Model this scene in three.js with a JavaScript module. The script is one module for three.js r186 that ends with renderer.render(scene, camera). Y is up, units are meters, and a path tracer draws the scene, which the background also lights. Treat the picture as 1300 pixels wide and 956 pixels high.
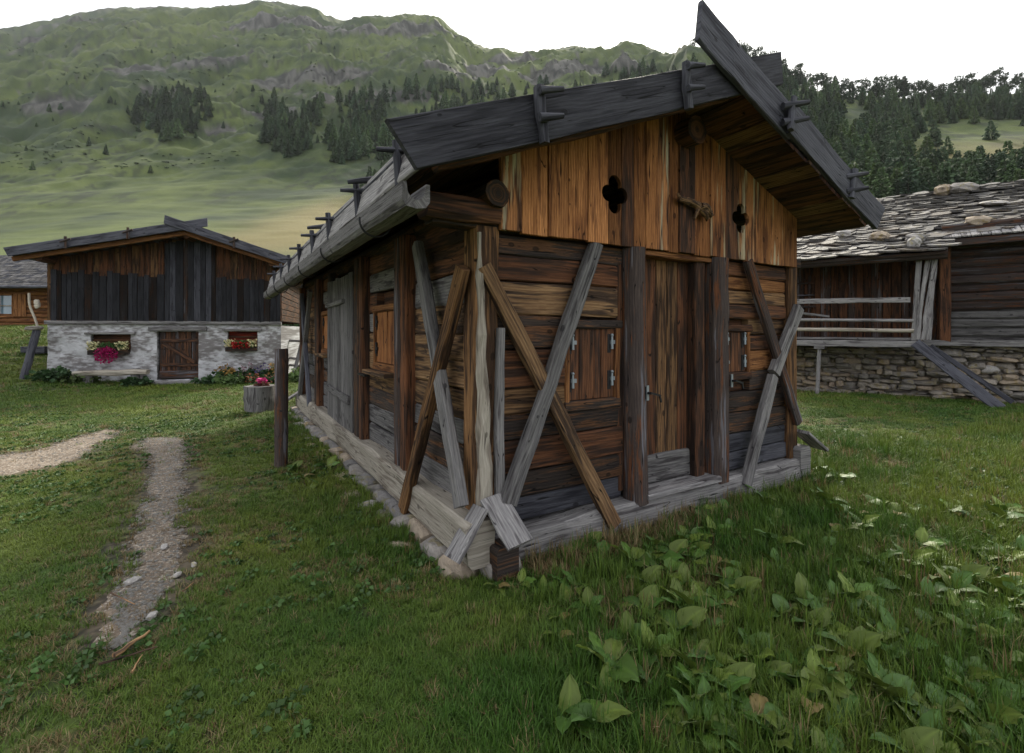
import * as THREE from 'three';
import { mergeGeometries, mergeVertices } from 'three/addons/utils/BufferGeometryUtils.js';
import { Brush, Evaluator, SUBTRACTION } from 'three-bvh-csg';

// ───────────────────────── camera, sky, sun, exposure ─────────────────────────
const EYE = 1.6, FOC = 613, CU = 650, CV = 420;           // lens: 613 px on a 1300 px wide picture, shifted so that uprights stay upright
const scene = new THREE.Scene();
const camera = new THREE.PerspectiveCamera(2 * Math.atan(536 / FOC) * 180 / Math.PI, 1300 / 1072, 0.05, 3000);
camera.position.set(0, EYE, 0);
camera.lookAt(0, EYE, -10);
camera.setViewOffset(1300, 1072, 0, 116, 1300, 956);
const renderer = new THREE.WebGLRenderer({ antialias: true });
renderer.toneMapping = THREE.LinearToneMapping;
renderer.toneMappingExposure = 1.4;
renderer.shadowMap.enabled = true;
const SUN = new THREE.Vector3(0.2, 0.74, -0.9).normalize();   // just above the ridge behind the cabin
const sun = new THREE.DirectionalLight(new THREE.Color(1.0, 0.93, 0.78), 4.2);
sun.position.copy(SUN).multiplyScalar(60); sun.target.position.set(0, 0, 0);
sun.castShadow = true; sun.shadow.radius = 20; sun.shadow.mapSize.set(2048, 2048);
Object.assign(sun.shadow.camera, { left: -30, right: 30, top: 30, bottom: -30, near: 1, far: 140 });
scene.add(sun, sun.target);
const SKY_GAIN = 1.12;
scene.fog = new THREE.FogExp2(new THREE.Color(0.78, 0.82, 0.86), 0.00008);

// ───────────────────────── numbers and noise ─────────────────────────
function rngOf(seed) { let s = seed | 0; return () => { s = (s + 0x6d2b79f5) | 0; let t = Math.imul(s ^ (s >>> 15), 1 | s); t = (t + Math.imul(t ^ (t >>> 7), 61 | t)) ^ t; return ((t ^ (t >>> 14)) >>> 0) / 4294967296; }; }
const rnd = rngOf(7), rr = (a, b) => a + (b - a) * rnd(), pick = (a) => a[Math.floor(rnd() * a.length)];
const clamp = (x, a = 0, b = 1) => x < a ? a : x > b ? b : x, mix = (a, b, t) => a + (b - a) * t;
const sst = (a, b, x) => { const t = clamp((x - a) / (b - a)); return t * t * (3 - 2 * t); };
function hash2(x, y, s) { let h = Math.imul(x, 374761393) + Math.imul(y, 668265263) + Math.imul(s, 974634777); h = Math.imul(h ^ (h >>> 13), 1274126177); return ((h ^ (h >>> 16)) >>> 0) / 4294967296; }
function vnoise(x, y, s = 0, px = 0, py = 0) {
  let x0 = Math.floor(x), y0 = Math.floor(y); const fx = x - x0, fy = y - y0;
  let x1 = x0 + 1, y1 = y0 + 1;
  if (px) { x0 = ((x0 % px) + px) % px; x1 = ((x1 % px) + px) % px; }
  if (py) { y0 = ((y0 % py) + py) % py; y1 = ((y1 % py) + py) % py; }
  const u = fx * fx * (3 - 2 * fx), v = fy * fy * (3 - 2 * fy);
  const a = hash2(x0, y0, s), b = hash2(x1, y0, s), c = hash2(x0, y1, s), d = hash2(x1, y1, s);
  return a + (b - a) * u + (c - a) * v + (a - b - c + d) * u * v;
}
function fbm(x, y, o = 4, s = 0) { let a = 0.5, t = 0, n = 0; for (let i = 0; i < o; i++) { t += a * vnoise(x, y, s + i); n += a; a *= 0.5; x = x * 2.03 + 17.1; y = y * 2.03 + 5.3; } return t / n; }
function pfbm(x, y, px, py, o, s) { let a = 0.5, t = 0, n = 0; for (let i = 0; i < o; i++) { t += a * vnoise(x, y, s + i, px, py); n += a; a *= 0.5; x *= 2; y *= 2; px *= 2; py *= 2; } return t / n; }
const lin = (c) => { c /= 255; return c <= 0.04045 ? c / 12.92 : Math.pow((c + 0.055) / 1.055, 2.4); };
const at = (u, v, d) => new THREE.Vector3((u - CU) / FOC * d, EYE - (v - CV) / FOC * d, -d);   // a measured point: picture position and distance

// ───────────────────────── sky ─────────────────────────
{
  const W = 512, H = 256, data = new Float32Array(W * H * 4), d = new THREE.Vector3();
  for (let j = 0; j < H; j++) for (let i = 0; i < W; i++) {
    const lat = (j + 0.5) / H * Math.PI - Math.PI / 2, lon = (i + 0.5) / W * 2 * Math.PI - Math.PI;
    d.set(Math.cos(lat) * Math.cos(lon), Math.sin(lat), Math.cos(lat) * Math.sin(lon));
    const c = Math.max(0, d.dot(SUN)), k = 1 / (Math.abs(d.y) + 0.25);
    const cloud = fbm(d.x * k * 2.2 + 9, d.z * k * 2.2 + 4, 5, 60);
    let L = SKY_GAIN * (0.72 + 0.28 * cloud + 0.35 * Math.pow(c, 6) + 0.9 * Math.pow(c, 60));
    const warm = Math.pow(c, 5), o = (j * W + i) * 4;
    data[o] = L * (0.965 + 0.05 * warm); data[o + 1] = L * (0.99 + 0.01 * warm); data[o + 2] = L * (1.03 - 0.09 * warm); data[o + 3] = 1;
  }
  const t = new THREE.DataTexture(data, W, H, THREE.RGBAFormat, THREE.FloatType);
  t.mapping = THREE.EquirectangularReflectionMapping; t.magFilter = THREE.LinearFilter; t.minFilter = THREE.LinearFilter; t.needsUpdate = true;
  scene.background = t; scene.environment = t;
}

// ───────────────────────── wood and other textures ─────────────────────────
const TW = 1024, TH = 512;                                 // one tile is 2 m along the grain and 1 m across it
const woodF = { ring: new Float32Array(TW * TH), fib: new Float32Array(TW * TH), knot: new Float32Array(TW * TH), crack: new Float32Array(TW * TH), patch: new Float32Array(TW * TH), streak: new Float32Array(TW * TH) };
{
  const r = rngOf(31), knots = [];
  for (let i = 0; i < 17; i++) knots.push([r(), r(), 0.005 + 0.02 * r() * r(), (r() - 0.5)]);
  for (let j = 0; j < TH; j++) for (let i = 0; i < TW; i++) {
    const u = i / TW, v = j / TH, o = j * TW + i;
    let ph = v + 0.022 * (pfbm(u * 3, v * 4, 3, 4, 2, 3) - 0.5) + 0.012 * (pfbm(u * 12, v * 16, 12, 16, 2, 5) - 0.5), kn = 0;
    for (const [ku, kv, kr] of knots) {
      let du = Math.abs(u - ku), dv = v - kv; if (du > 0.5) du = 1 - du; if (dv > 0.5) dv -= 1; if (dv < -0.5) dv += 1;
      du *= 2; if (du > 0.3 || Math.abs(dv) > 0.12) continue;
      const q = (du * du) / (kr * kr * 22) + (dv * dv) / (kr * kr * 6);
      ph -= dv * 0.75 * Math.exp(-q);
      const e = Math.hypot(du / 1.5, dv) / kr; kn = Math.max(kn, 1 - sst(0.75, 1.15, e));
      if (e < 1) ph += e * 0.03;
    }
    const ring = Math.sin(2 * Math.PI * (ph * 42 + 0)) * 0.5 + 0.5;
    woodF.ring[o] = Math.pow(ring, 1.6) * 0.65 + 0.35 * vnoise(u * 6, ph * 160, 11, 6, 0);
    woodF.fib[o] = 0.6 * vnoise(u * 28, v * 256, 13, 28, 256) + 0.4 * vnoise(u * 90, v * 400, 14, 90, 400);
    woodF.knot[o] = kn;
    const cr = vnoise(u * 5, (v + 0.02 * (pfbm(u * 6, v * 5, 6, 5, 2, 21) - 0.5)) * 44, 15, 5, 0), gate = vnoise(u * 7, v * 30, 16, 7, 30);
    woodF.crack[o] = (1 - sst(0.0, 0.035, Math.abs(cr - 0.5))) * sst(0.52, 0.7, gate);
    woodF.patch[o] = 0.5 * pfbm(u * 4, v * 18, 4, 18, 5, 41) + 0.5 * pfbm(u * 9, v * 60, 9, 60, 3, 42);
    woodF.streak[o] = pfbm(u * 3, v * 28, 3, 28, 4, 51);
  }
}
function finish(t, repeat = true) { t.magFilter = THREE.LinearFilter; t.minFilter = THREE.LinearMipmapLinearFilter; t.generateMipmaps = true; if (repeat) t.wrapS = t.wrapT = THREE.RepeatWrapping; t.needsUpdate = true; return t; }
function colourMap(W, H, f) {
  const a = new Uint8Array(W * H * 4);
  for (let j = 0; j < H; j++) for (let i = 0; i < W; i++) { const c = f(i, j, j * W + i), o = (j * W + i) * 4; a[o] = clamp(c[0], 0, 255); a[o + 1] = clamp(c[1], 0, 255); a[o + 2] = clamp(c[2], 0, 255); a[o + 3] = 255; }
  const t = new THREE.DataTexture(a, W, H, THREE.RGBAFormat, THREE.UnsignedByteType); t.colorSpace = THREE.SRGBColorSpace; return finish(t);
}
function greyMap(W, H, f) {
  const a = new Uint8Array(W * H * 4);
  for (let j = 0; j < H; j++) for (let i = 0; i < W; i++) { const c = clamp(f(i, j, j * W + i)) * 255, o = (j * W + i) * 4; a[o] = a[o + 1] = a[o + 2] = c; a[o + 3] = 255; }
  return finish(new THREE.DataTexture(a, W, H, THREE.RGBAFormat, THREE.UnsignedByteType));
}
const m3 = (a, b, t) => [mix(a[0], b[0], t), mix(a[1], b[1], t), mix(a[2], b[2], t)];
// wood: sRGB of late wood, early wood, weathering patch; share of patches; how strong rings show
function woodMap(dark, light, patch, lo, hi, crackC, ringK = 1, streakC = null, sLo = 0.6, sHi = 0.72) {
  return colourMap(TW, TH, (i, j, o) => {
    let t = clamp(0.5 + (woodF.ring[o] - 0.42) * ringK * 0.55 + (woodF.fib[o] - 0.5) * 0.65 + (woodF.patch[(o + 300 * TW + 500) % (TW * TH)] - 0.5) * 1.1);
    let c = m3(dark, light, t);
    const pm = sst(lo, hi, woodF.patch[o] + (woodF.fib[o] - 0.5) * 0.12 + (woodF.ring[o] - 0.4) * 0.06);
    const k = 0.75 + 0.5 * woodF.fib[o];
    c = m3(c, [patch[0] * k, patch[1] * k, patch[2] * k], pm * 0.85);
    if (streakC) c = m3(c, streakC, sst(sLo, sHi, woodF.streak[o]) * (0.55 + 0.45 * woodF.fib[o]));
    c = m3(c, crackC, Math.max(woodF.crack[o] * 0.9, woodF.knot[o] * 0.5));
    return c;
  });
}
const woodBump = greyMap(TW, TH, (i, j, o) => 0.55 + 0.22 * (woodF.ring[o] - 0.4) + 0.3 * (woodF.fib[o] - 0.5) - 0.55 * woodF.crack[o] + 0.12 * woodF.knot[o]);
const maps = {
  orange: woodMap([112, 72, 44], [194, 138, 90], [96, 62, 42], 0.56, 0.68, [44, 26, 18], 0.9),
  gable: woodMap([108, 70, 44], [188, 132, 88], [70, 48, 38], 0.5, 0.66, [40, 25, 18], 0.9, [178, 174, 150], 0.54, 0.68),
  brown: woodMap([74, 50, 38], [124, 86, 62], [46, 38, 36], 0.44, 0.66, [20, 16, 16], 0.9),
  black: woodMap([42, 38, 38], [76, 66, 60], [104, 72, 50], 0.52, 0.68, [16, 14, 14], 0.9),
  tan: woodMap([104, 78, 56], [172, 138, 102], [60, 48, 42], 0.46, 0.64, [24, 20, 18], 1.2),
  grey: woodMap([98, 96, 98], [160, 157, 156], [74, 70, 72], 0.56, 0.7, [38, 36, 38], 0.8),
  slate: woodMap([66, 66, 74], [100, 101, 110], [48, 48, 56], 0.5, 0.7, [26, 26, 30], 0.8),
  pale: woodMap([150, 142, 130], [196, 188, 176], [120, 110, 100], 0.52, 0.68, [74, 68, 62], 0.7),
  burnt: woodMap([46, 40, 40], [78, 68, 64], [92, 56, 36], 0.55, 0.68, [14, 12, 12], 0.8, [104, 104, 112], 0.62, 0.72),
};
const matCache = new Map();
function wood(kind, tone = 1, warm = 0) {
  const key = kind + tone + '|' + warm;
  if (!matCache.has(key)) {
    const m = new THREE.MeshPhysicalMaterial({ map: maps[kind], bumpMap: woodBump, bumpScale: 0.006, roughness: kind === 'slate' ? 0.7 : 0.85, specularIntensity: 0.35 });
    m.color.setRGB(tone * (1 + warm), tone, tone * (1 - warm)); m.name = 'wood_' + kind; matCache.set(key, m);
  }
  return matCache.get(key);
}
const stoneMap = colourMap(512, 512, (i, j) => {
  const u = i / 512, v = j / 512, a = pfbm(u * 6, v * 6, 6, 6, 5, 71), b = pfbm(u * 40, v * 40, 40, 40, 3, 73), l = sst(0.6, 0.7, pfbm(u * 9, v * 9, 9, 9, 4, 77));
  let c = m3([118, 116, 116], [196, 190, 184], a * 0.7 + b * 0.5 - 0.1); return m3(c, [150, 138, 92], l * 0.5);
});
const stoneBump = greyMap(512, 512, (i, j) => 0.6 * pfbm(i / 512 * 14, j / 512 * 14, 14, 14, 5, 79) + 0.4 * pfbm(i / 512 * 60, j / 512 * 60, 60, 60, 2, 83));
const stoneMats = [[1, 1, 1], [0.72, 0.7, 0.68], [0.95, 0.82, 0.66], [0.55, 0.55, 0.57]].map((c) => { const m = new THREE.MeshStandardMaterial({ map: stoneMap, bumpMap: stoneBump, bumpScale: 0.012, roughness: 0.9 }); m.color.setRGB(...c); m.name = 'stone'; return m; });
const darkStone = [[0.72, 0.67, 0.6], [0.58, 0.55, 0.51], [0.78, 0.66, 0.52], [0.55, 0.53, 0.5]].map((c) => { const m = stoneMats[0].clone(); m.color.setRGB(...c); return m; });
const slabMats = [[0.26, 0.25, 0.255], [0.16, 0.155, 0.16], [0.45, 0.44, 0.44], [0.22, 0.185, 0.165], [0.13, 0.125, 0.135]].map((c) => { const m = stoneMats[0].clone(); m.color.setRGB(...c); m.roughness = 0.62; return m; });
const limeMat = new THREE.MeshStandardMaterial({ map: colourMap(512, 512, (i, j) => { const u = i / 512, v = j / 512, a = pfbm(u * 5, v * 8, 5, 8, 5, 91), b = pfbm(u * 20, v * 50, 20, 50, 3, 93); return m3([186, 186, 190], [116, 112, 112], sst(0.42, 0.72, a * 0.6 + b * 0.45)); }), bumpMap: stoneBump, bumpScale: 0.02, roughness: 0.95 });
const iron = new THREE.MeshStandardMaterial({ color: 0x8e969c, metalness: 0.55, roughness: 0.5 }), darkIron = new THREE.MeshStandardMaterial({ color: 0x2a2a2c, metalness: 0.6, roughness: 0.55 });
const plain = (r, g, b, rough = 0.8) => { const m = new THREE.MeshStandardMaterial({ roughness: rough }); m.color.setRGB(r, g, b); return m; };

// ───────────────────────── objects: helpers ─────────────────────────
const taken = new Map();
const numbered = (n) => { const k = taken.get(n) || 0; taken.set(n, k + 1); return k ? n + '_' + String(k).padStart(3, '0') : n; };
const shade = (o) => { o.traverse((q) => { if (q.isMesh) { q.castShadow = true; q.receiveShadow = true; } }); return o; };
function thing(name, label, category, pos = [0, 0, 0], turn = 0, group) {
  const g = new THREE.Group(); g.name = numbered(name); g.position.set(...pos); g.rotation.y = turn; g.userData = { label, category }; if (group) g.userData.group = group; scene.add(g); return g;
}
function solo(name, geo, mat, label, category, pos = [0, 0, 0], turn = 0, group) {
  const o = new THREE.Mesh(geo, mat); o.name = numbered(name); o.position.set(...pos); o.rotation.y = turn; o.userData = { label, category }; if (group) o.userData.group = group; scene.add(shade(o)); return o;
}
function part(name, geo, mat, parent, pos, rot, label) {
  const o = new THREE.Mesh(geo, mat); o.name = name; if (pos) o.position.set(...pos); if (rot) o.rotation.set(...rot); if (label) o.userData.label = label;
  o.castShadow = o.receiveShadow = true; parent.add(o); return o;
}
function copyOf(src, pos, turn, scale = 1, label) {
  const o = src.clone(); o.name = numbered(src.name.replace(/_\d{3}$/, '')); o.userData = { ...src.userData }; if (label) o.userData.label = label; o.position.set(...pos); o.rotation.y = turn; o.scale.setScalar(scale); scene.add(o); return o;
}
function flat(verts, uvs, idx) {
  const g = new THREE.BufferGeometry(); g.setAttribute('position', new THREE.Float32BufferAttribute(verts, 3)); g.setAttribute('uv', new THREE.Float32BufferAttribute(uvs, 2)); g.setIndex(idx);
  const n = g.toNonIndexed(); n.computeVertexNormals(); return n;
}
// a sawn or hewn timber: length along x, height y, depth z, chamfered, a little uneven
function timber(L, H, D, o = {}) {
  const ch = o.ch ?? Math.min(0.012, H * 0.2, D * 0.25), wob = o.wob ?? 0.004, n = o.n ?? Math.max(2, Math.min(10, Math.round(L / 0.35)));
  const cs = [[-H / 2 + ch, D / 2], [H / 2 - ch, D / 2], [H / 2, D / 2 - ch], [H / 2, -D / 2 + ch], [H / 2 - ch, -D / 2], [-H / 2 + ch, -D / 2], [-H / 2, -D / 2 + ch], [-H / 2, D / 2 - ch]];
  const per = [0]; for (let i = 0; i < 8; i++) { const a = cs[i], b = cs[(i + 1) % 8]; per.push(per[i] + Math.hypot(a[0] - b[0], a[1] - b[1])); }
  const ou = rnd(), ov = rnd(), v = [], uv = [], ix = [], sd = Math.floor(rnd() * 1e6), bow = (o.bow ?? 0.004) * rr(-1, 1);
  for (let s = 0; s <= n; s++) {
    const x = -L / 2 + L * s / n + (s === 0 || s === n ? 0 : rr(-0.2, 0.2) * L / n), tp = 1 - (o.taper ?? 0) * s / n, bw = bow * Math.sin(Math.PI * s / n);
    for (let k = 0; k <= 8; k++) {
      const c = cs[k % 8], w1 = (hash2(s, k % 8 >> 1, sd) - 0.5) * 2 * wob, w2 = (hash2(s, (k % 8 + 1) >> 1, sd + 1) - 0.5) * 2 * wob;
      const skew = (s === 0 || s === n) ? (o.skew ?? 0) * c[0] * (s ? 1 : -1) : 0;
      v.push(x + skew, c[0] * tp + w1 + bw, c[1] + w2); uv.push((x + L / 2) / 2 + ou, per[k] + ov);
    }
  }
  for (let s = 0; s < n; s++) for (let k = 0; k < 8; k++) { const a = s * 9 + k, b = a + 9; ix.push(a, a + 1, b, b, a + 1, b + 1); }
  for (const s of [0, n]) { const b0 = v.length / 3; for (let k = 0; k < 8; k++) { const q = (s * 9 + k) * 3; v.push(v[q], v[q + 1], v[q + 2]); uv.push(ou + cs[k][1] * 0.12, ov + cs[k][0]); } for (let k = 1; k < 7; k++) s ? ix.push(b0, b0 + k + 1, b0 + k) : ix.push(b0, b0 + k, b0 + k + 1); }
  for (let i = 0; i < ix.length; i += 3) { const t = ix[i + 1]; ix[i + 1] = ix[i + 2]; ix[i + 2] = t; }
  return flat(v, uv, ix);
}
// a round log along x
function log(L, R, o = {}) {
  const m = o.m ?? 12, n = o.n ?? Math.max(2, Math.round(L / 0.3)), v = [], uv = [], ix = [], ou = rnd(), ov = rnd(), sd = Math.floor(rnd() * 1e6), tip = o.tip ?? 1;
  for (let s = 0; s <= n; s++) for (let k = 0; k <= m; k++) {
    const a = k / m * 2 * Math.PI, r = R * mix(1, tip, s / n) * (1 + (hash2(s, k % m, sd) - 0.5) * (o.rough ?? 0.08) + (hash2(0, k % m, sd) - 0.5) * (o.rough ?? 0.08)), b = (hash2(s, 99, sd) - 0.5) * R * (o.bend ?? 0.12);
    v.push(-L / 2 + L * s / n, Math.cos(a) * r + b, Math.sin(a) * r); uv.push(L * s / n / 2 + ou, k / m * 2 * Math.PI * R + ov);
  }
  for (let s = 0; s < n; s++) for (let k = 0; k < m; k++) { const a = s * (m + 1) + k, b = a + m + 1; ix.push(a, b, a + 1, b, b + 1, a + 1); }
  const g0 = flat(v, uv, ix); let g = mergeVertices((() => { const q = g0.clone(); q.deleteAttribute('normal'); return q; })()); g.computeVertexNormals(); g = g.toNonIndexed();
  const cv = [], cu = [], ci = [];
  for (const s of [0, n]) { const b0 = cv.length / 3; cv.push(s ? L / 2 : -L / 2, 0, 0); cu.push(ou, ov); for (let k = 0; k <= m; k++) { const q = (s * (m + 1) + k) * 3; cv.push(v[q], v[q + 1], v[q + 2]); cu.push(ou + 0.05 * Math.cos(k), ov + R); } for (let k = 1; k <= m; k++) s ? ci.push(b0, b0 + k, b0 + k + 1) : ci.push(b0, b0 + k + 1, b0 + k); }
  return mergeGeometries([g, flat(cv, cu, ci)]);
}
// an uneven stone
function stoneGeo(w, h, d, o = {}) {
  const g0 = new THREE.IcosahedronGeometry(1, o.det ?? 1); g0.deleteAttribute('normal'); g0.deleteAttribute('uv'); const g = mergeVertices(g0, 1e-4), p = g.attributes.position, sd = Math.floor(rnd() * 1e6), uv = [], pw = o.pow ?? 0.7, bt = [];
  for (let i = 0; i < p.count; i++) {
    let x = p.getX(i), y = p.getY(i), z = p.getZ(i); const f = (q) => Math.sign(q) * Math.pow(Math.abs(q), pw), k = 0.82 + 0.36 * hash2(i, 3, sd);
    p.setXYZ(i, f(x) * w / 2 * k, f(y) * h / 2 * (0.85 + 0.3 * hash2(i, 5, sd)), f(z) * d / 2 * k); uv.push(x * w + hash2(1, 1, sd), (y * h + z * d) + hash2(2, 2, sd));
  }
  g.setAttribute('uv', new THREE.Float32BufferAttribute(uv, 2)); const q = o.smooth ? g : g.toNonIndexed(); q.computeVertexNormals(); return q;
}
const _m = new THREE.Matrix4(), _x = new THREE.Vector3(), _y = new THREE.Vector3(), _z = new THREE.Vector3();
// a timber from p0 to p1; `face` is the direction that its depth looks to
function beam(name, p0, p1, H, D, mat, parent, face = [0, 0, 1], o = {}) {
  const a = new THREE.Vector3(...p0), b = new THREE.Vector3(...p1); _x.subVectors(b, a); const L = _x.length(); _x.normalize();
  _y.set(...face).cross(_x).normalize(); _z.crossVectors(_x, _y);
  const q = part(name, o.geo ? o.geo(L) : o.round ? log(L, H / 2, o) : timber(L, H, D, o), mat, parent); q.quaternion.setFromRotationMatrix(_m.makeBasis(_x, _y, _z)); q.position.copy(a).add(b).multiplyScalar(0.5); if (o.label) q.userData.label = o.label; return q;
}

// ───────────────────────── the land ─────────────────────────
// skyline of the hills: picture column, height of the skyline, distance of the ridge in metres
const RIDGE = [[-500, 70, 900], [-150, 48, 900], [0, 38, 900], [30, 33, 900], [100, 18, 900], [150, 10, 900], [250, 12, 920], [310, 8, 920], [330, 3, 900], [350, 5, 900], [385, 12, 880], [435, 28, 860], [470, 22, 850], [490, 25, 840], [510, 22, 830], [550, 23, 810], [575, 40, 800], [600, 58, 790], [620, 66, 780], [640, 64, 770], [660, 71, 760], [690, 74, 740], [705, 64, 730], [730, 60, 720], [750, 66, 700], [770, 68, 690], [795, 57, 670], [820, 64, 650], [842, 74, 620], [856, 72, 520], [872, 68, 430], [930, 80, 400], [985, 96, 380], [1010, 108, 370], [1060, 122, 350], [1100, 128, 340], [1200, 128, 330], [1300, 120, 325], [1450, 118, 320], [1800, 130, 320]];
const PROF = [[0, 1.02], [0.045, 0.98], [0.1, 0.8], [0.167, 0.68], [0.24, 0.58], [0.36, 0.45], [0.48, 0.3], [0.62, 0.18], [0.8, 0.07], [0.93, 0.012], [1, 0], [1.06, 0.01], [1.25, 0.2], [1.6, 0.5]];
function table(T, x, k) { if (x <= T[0][0]) return T[0][k]; for (let i = 1; i < T.length; i++) if (x <= T[i][0]) { const t = (x - T[i - 1][0]) / (T[i][0] - T[i - 1][0]); return mix(T[i - 1][k], T[i][k], t); } return T[T.length - 1][k]; }
function profAt(s) { const T = PROF; if (s >= 1.6) return 0.5; let i = 1; while (T[i][0] < s) i++; const p = (j) => T[clamp(j, 0, T.length - 1)][1], t = (s - T[i - 1][0]) / (T[i][0] - T[i - 1][0]); return mix(p(i - 1), p(i), mix(t, t * t * (3 - 2 * t), 0.5)); }
const BROAD = []; for (let u = -560; u <= 1860; u += 20) { let a = 0, b = 0, n = 0; for (let k = -160; k <= 160; k += 10) { const w = 1 + Math.cos(k / 160 * Math.PI); a += table(RIDGE, u + k, 1) * w; b += table(RIDGE, u + k, 2) * w; n += w; } BROAD.push([u, a / n, b / n]); }   // the lower slopes follow the ridge only broadly
const dirtCentre = [[-5.35, 7.2, 0.16], [-5.02, 6.9, 0.26], [-4.4, 6.2, 0.14], [-3.87, 5.45, 0.13], [-3.3, 4.6, 0.12], [-2.97, 4.09, 0.14], [-2.34, 3.07, 0.1], [-2.1, 2.65, 0.05], [-1.95, 2.4, -0.05]];
const dirtYard = [[-9, 4.2, 0.9], [-7.2, 5.0, 0.8], [-6.1, 5.7, 0.66], [-6.0, 6.3, 0.46], [-6.2, 7.0, 0.28], [-6.4, 7.6, 0.12]];
function nearLine(P, x, d) { let best = 9; for (let i = 1; i < P.length; i++) { const [ax, ay, aw] = P[i - 1], [bx, by, bw] = P[i], vx = bx - ax, vy = by - ay, t = clamp(((x - ax) * vx + (d - ay) * vy) / (vx * vx + vy * vy)); const q = Math.hypot(x - ax - vx * t, d - ay - vy * t) - mix(aw, bw, t); if (q < best) best = q; } return best; }
const dirt = (x, d) => Math.min(nearLine(dirtCentre, x, d), nearLine(dirtYard, x, d)) + 0.3 * (fbm(x * 2.2, d * 2.2, 3, 5) - 0.5) + 0.2 * (fbm(x * 9, d * 9, 2, 8) - 0.5);   // below 0: bare ground
function height(x, z) {
  const r = Math.hypot(x, z); if (r < 0.01) return 0;
  let ph = Math.atan2(x, -z); const back = sst(1.15, 1.9, Math.abs(ph)); ph = clamp(ph, -1.02, 1.02);
  const d = r * Math.cos(ph), u = CU + FOC * Math.tan(ph);
  let y = 0.05 * (fbm(x * 0.55, z * 0.55, 3, 2) - 0.5) + 0.02 * (fbm(x * 2.1, z * 2.1, 2, 4) - 0.5);
  y += 1.42 * sst(9, 21, d) * sst(-10.5, -18, x) + 0.18 * sst(10, 14, d) * sst(-10, -13.5, x);
  y += 0.03 * Math.max(0, d - 16) + 0.09 * Math.max(0, d - 26);
  if (d > 24) {
    const zr = table(RIDGE, u, 2), vs0 = table(RIDGE, u, 1), s0 = d / zr, lo = sst(0.3, 0.75, s0), s = mix(d / table(BROAD, u, 2), s0, lo), vs = mix(table(BROAD, u, 1), vs0, lo), v = vs + (408 - vs) * profAt(s);
    let f = EYE - (v - CV) / FOC * d; const fade = sst(170, 430, d), hill = mix(1, 0.42, sst(900, 1000, u));
    const rg = 1 - Math.abs(2 * fbm(x * 0.011 + 3, z * 0.011, 3, 12) - 1), r2 = fbm(x * 0.045, z * 0.045, 4, 15), crest = 1 - 0.75 * sst(0.86, 0.98, s) * (1 - sst(1.02, 1.2, s));
    f += fade * hill * crest * (38 * (rg - 0.6) + 30 * (r2 - 0.5)) + sst(30, 120, d) * (2.2 * (fbm(x * 0.03, z * 0.03, 2, 17) - 0.5) + 1.1 * sst(60, 150, d) * (fbm(x * 0.05, f * 0.35, 3, 18) - 0.5));
    f += fade * hill * (7 * (1 - Math.abs(2 * fbm(x * 0.11, z * 0.11, 4, 19) - 1) - 0.6));
    const q = vnoise(x * 0.018, z * 0.018, 23); if (q > 0.45) { const st = 16; const k = f / st, fr = k - Math.floor(k); f = mix(f, (Math.floor(k) + Math.pow(fr, 2.2)) * st, fade * hill * crest * sst(0.45, 0.7, q) * 0.55); }
    y = mix(y, f, sst(24, 62, d));
  }
  return mix(y, 0.3 * sst(30, 200, r) * 6, back);
}
const ground = (x, d) => height(x, -d);
function hit(u, v, from = 40, to = 1000) { for (let d = from; d < to; d *= 1.008) { const p = at(u, v, d); if (height(p.x, p.z) >= p.y) return [p.x, height(p.x, p.z), p.z, d]; } return null; }
// bare rock: centre and half-size of each outcrop, measured on the slope
const ROCKS = [[70, 130, 42, 16, 1], [30, 52, 30, 9, 0.8], [175, 85, 30, 18, 1.1], [240, 80, 30, 8, 0.7], [290, 75, 20, 11, 1], [345, 26, 55, 17, 1.1], [230, 10, 120, 8, 0.6], [70, 25, 60, 8, 0.6], [350, 145, 26, 22, 1], [370, 105, 36, 16, 1], [425, 100, 46, 15, 1.1], [440, 128, 36, 14, 1], [480, 35, 60, 12, 0.7], [540, 32, 40, 12, 0.9], [575, 85, 30, 12, 0.9], [620, 85, 26, 18, 0.9], [700, 88, 30, 22, 1.2], [745, 80, 30, 18, 1], [800, 78, 30, 18, 0.9], [280, 165, 18, 10, 0.9], [210, 118, 22, 10, 0.8], [650, 75, 30, 12, 0.8], [520, 120, 40, 12, 0.7], [390, 185, 20, 10, 0.7]].map(([u, v, a, b, k]) => { const h = hit(u, v + 2, 150); return h && [h[0], h[1], h[2], a * h[3] / FOC, b * h[3] / FOC, k]; }).filter(Boolean);
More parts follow.
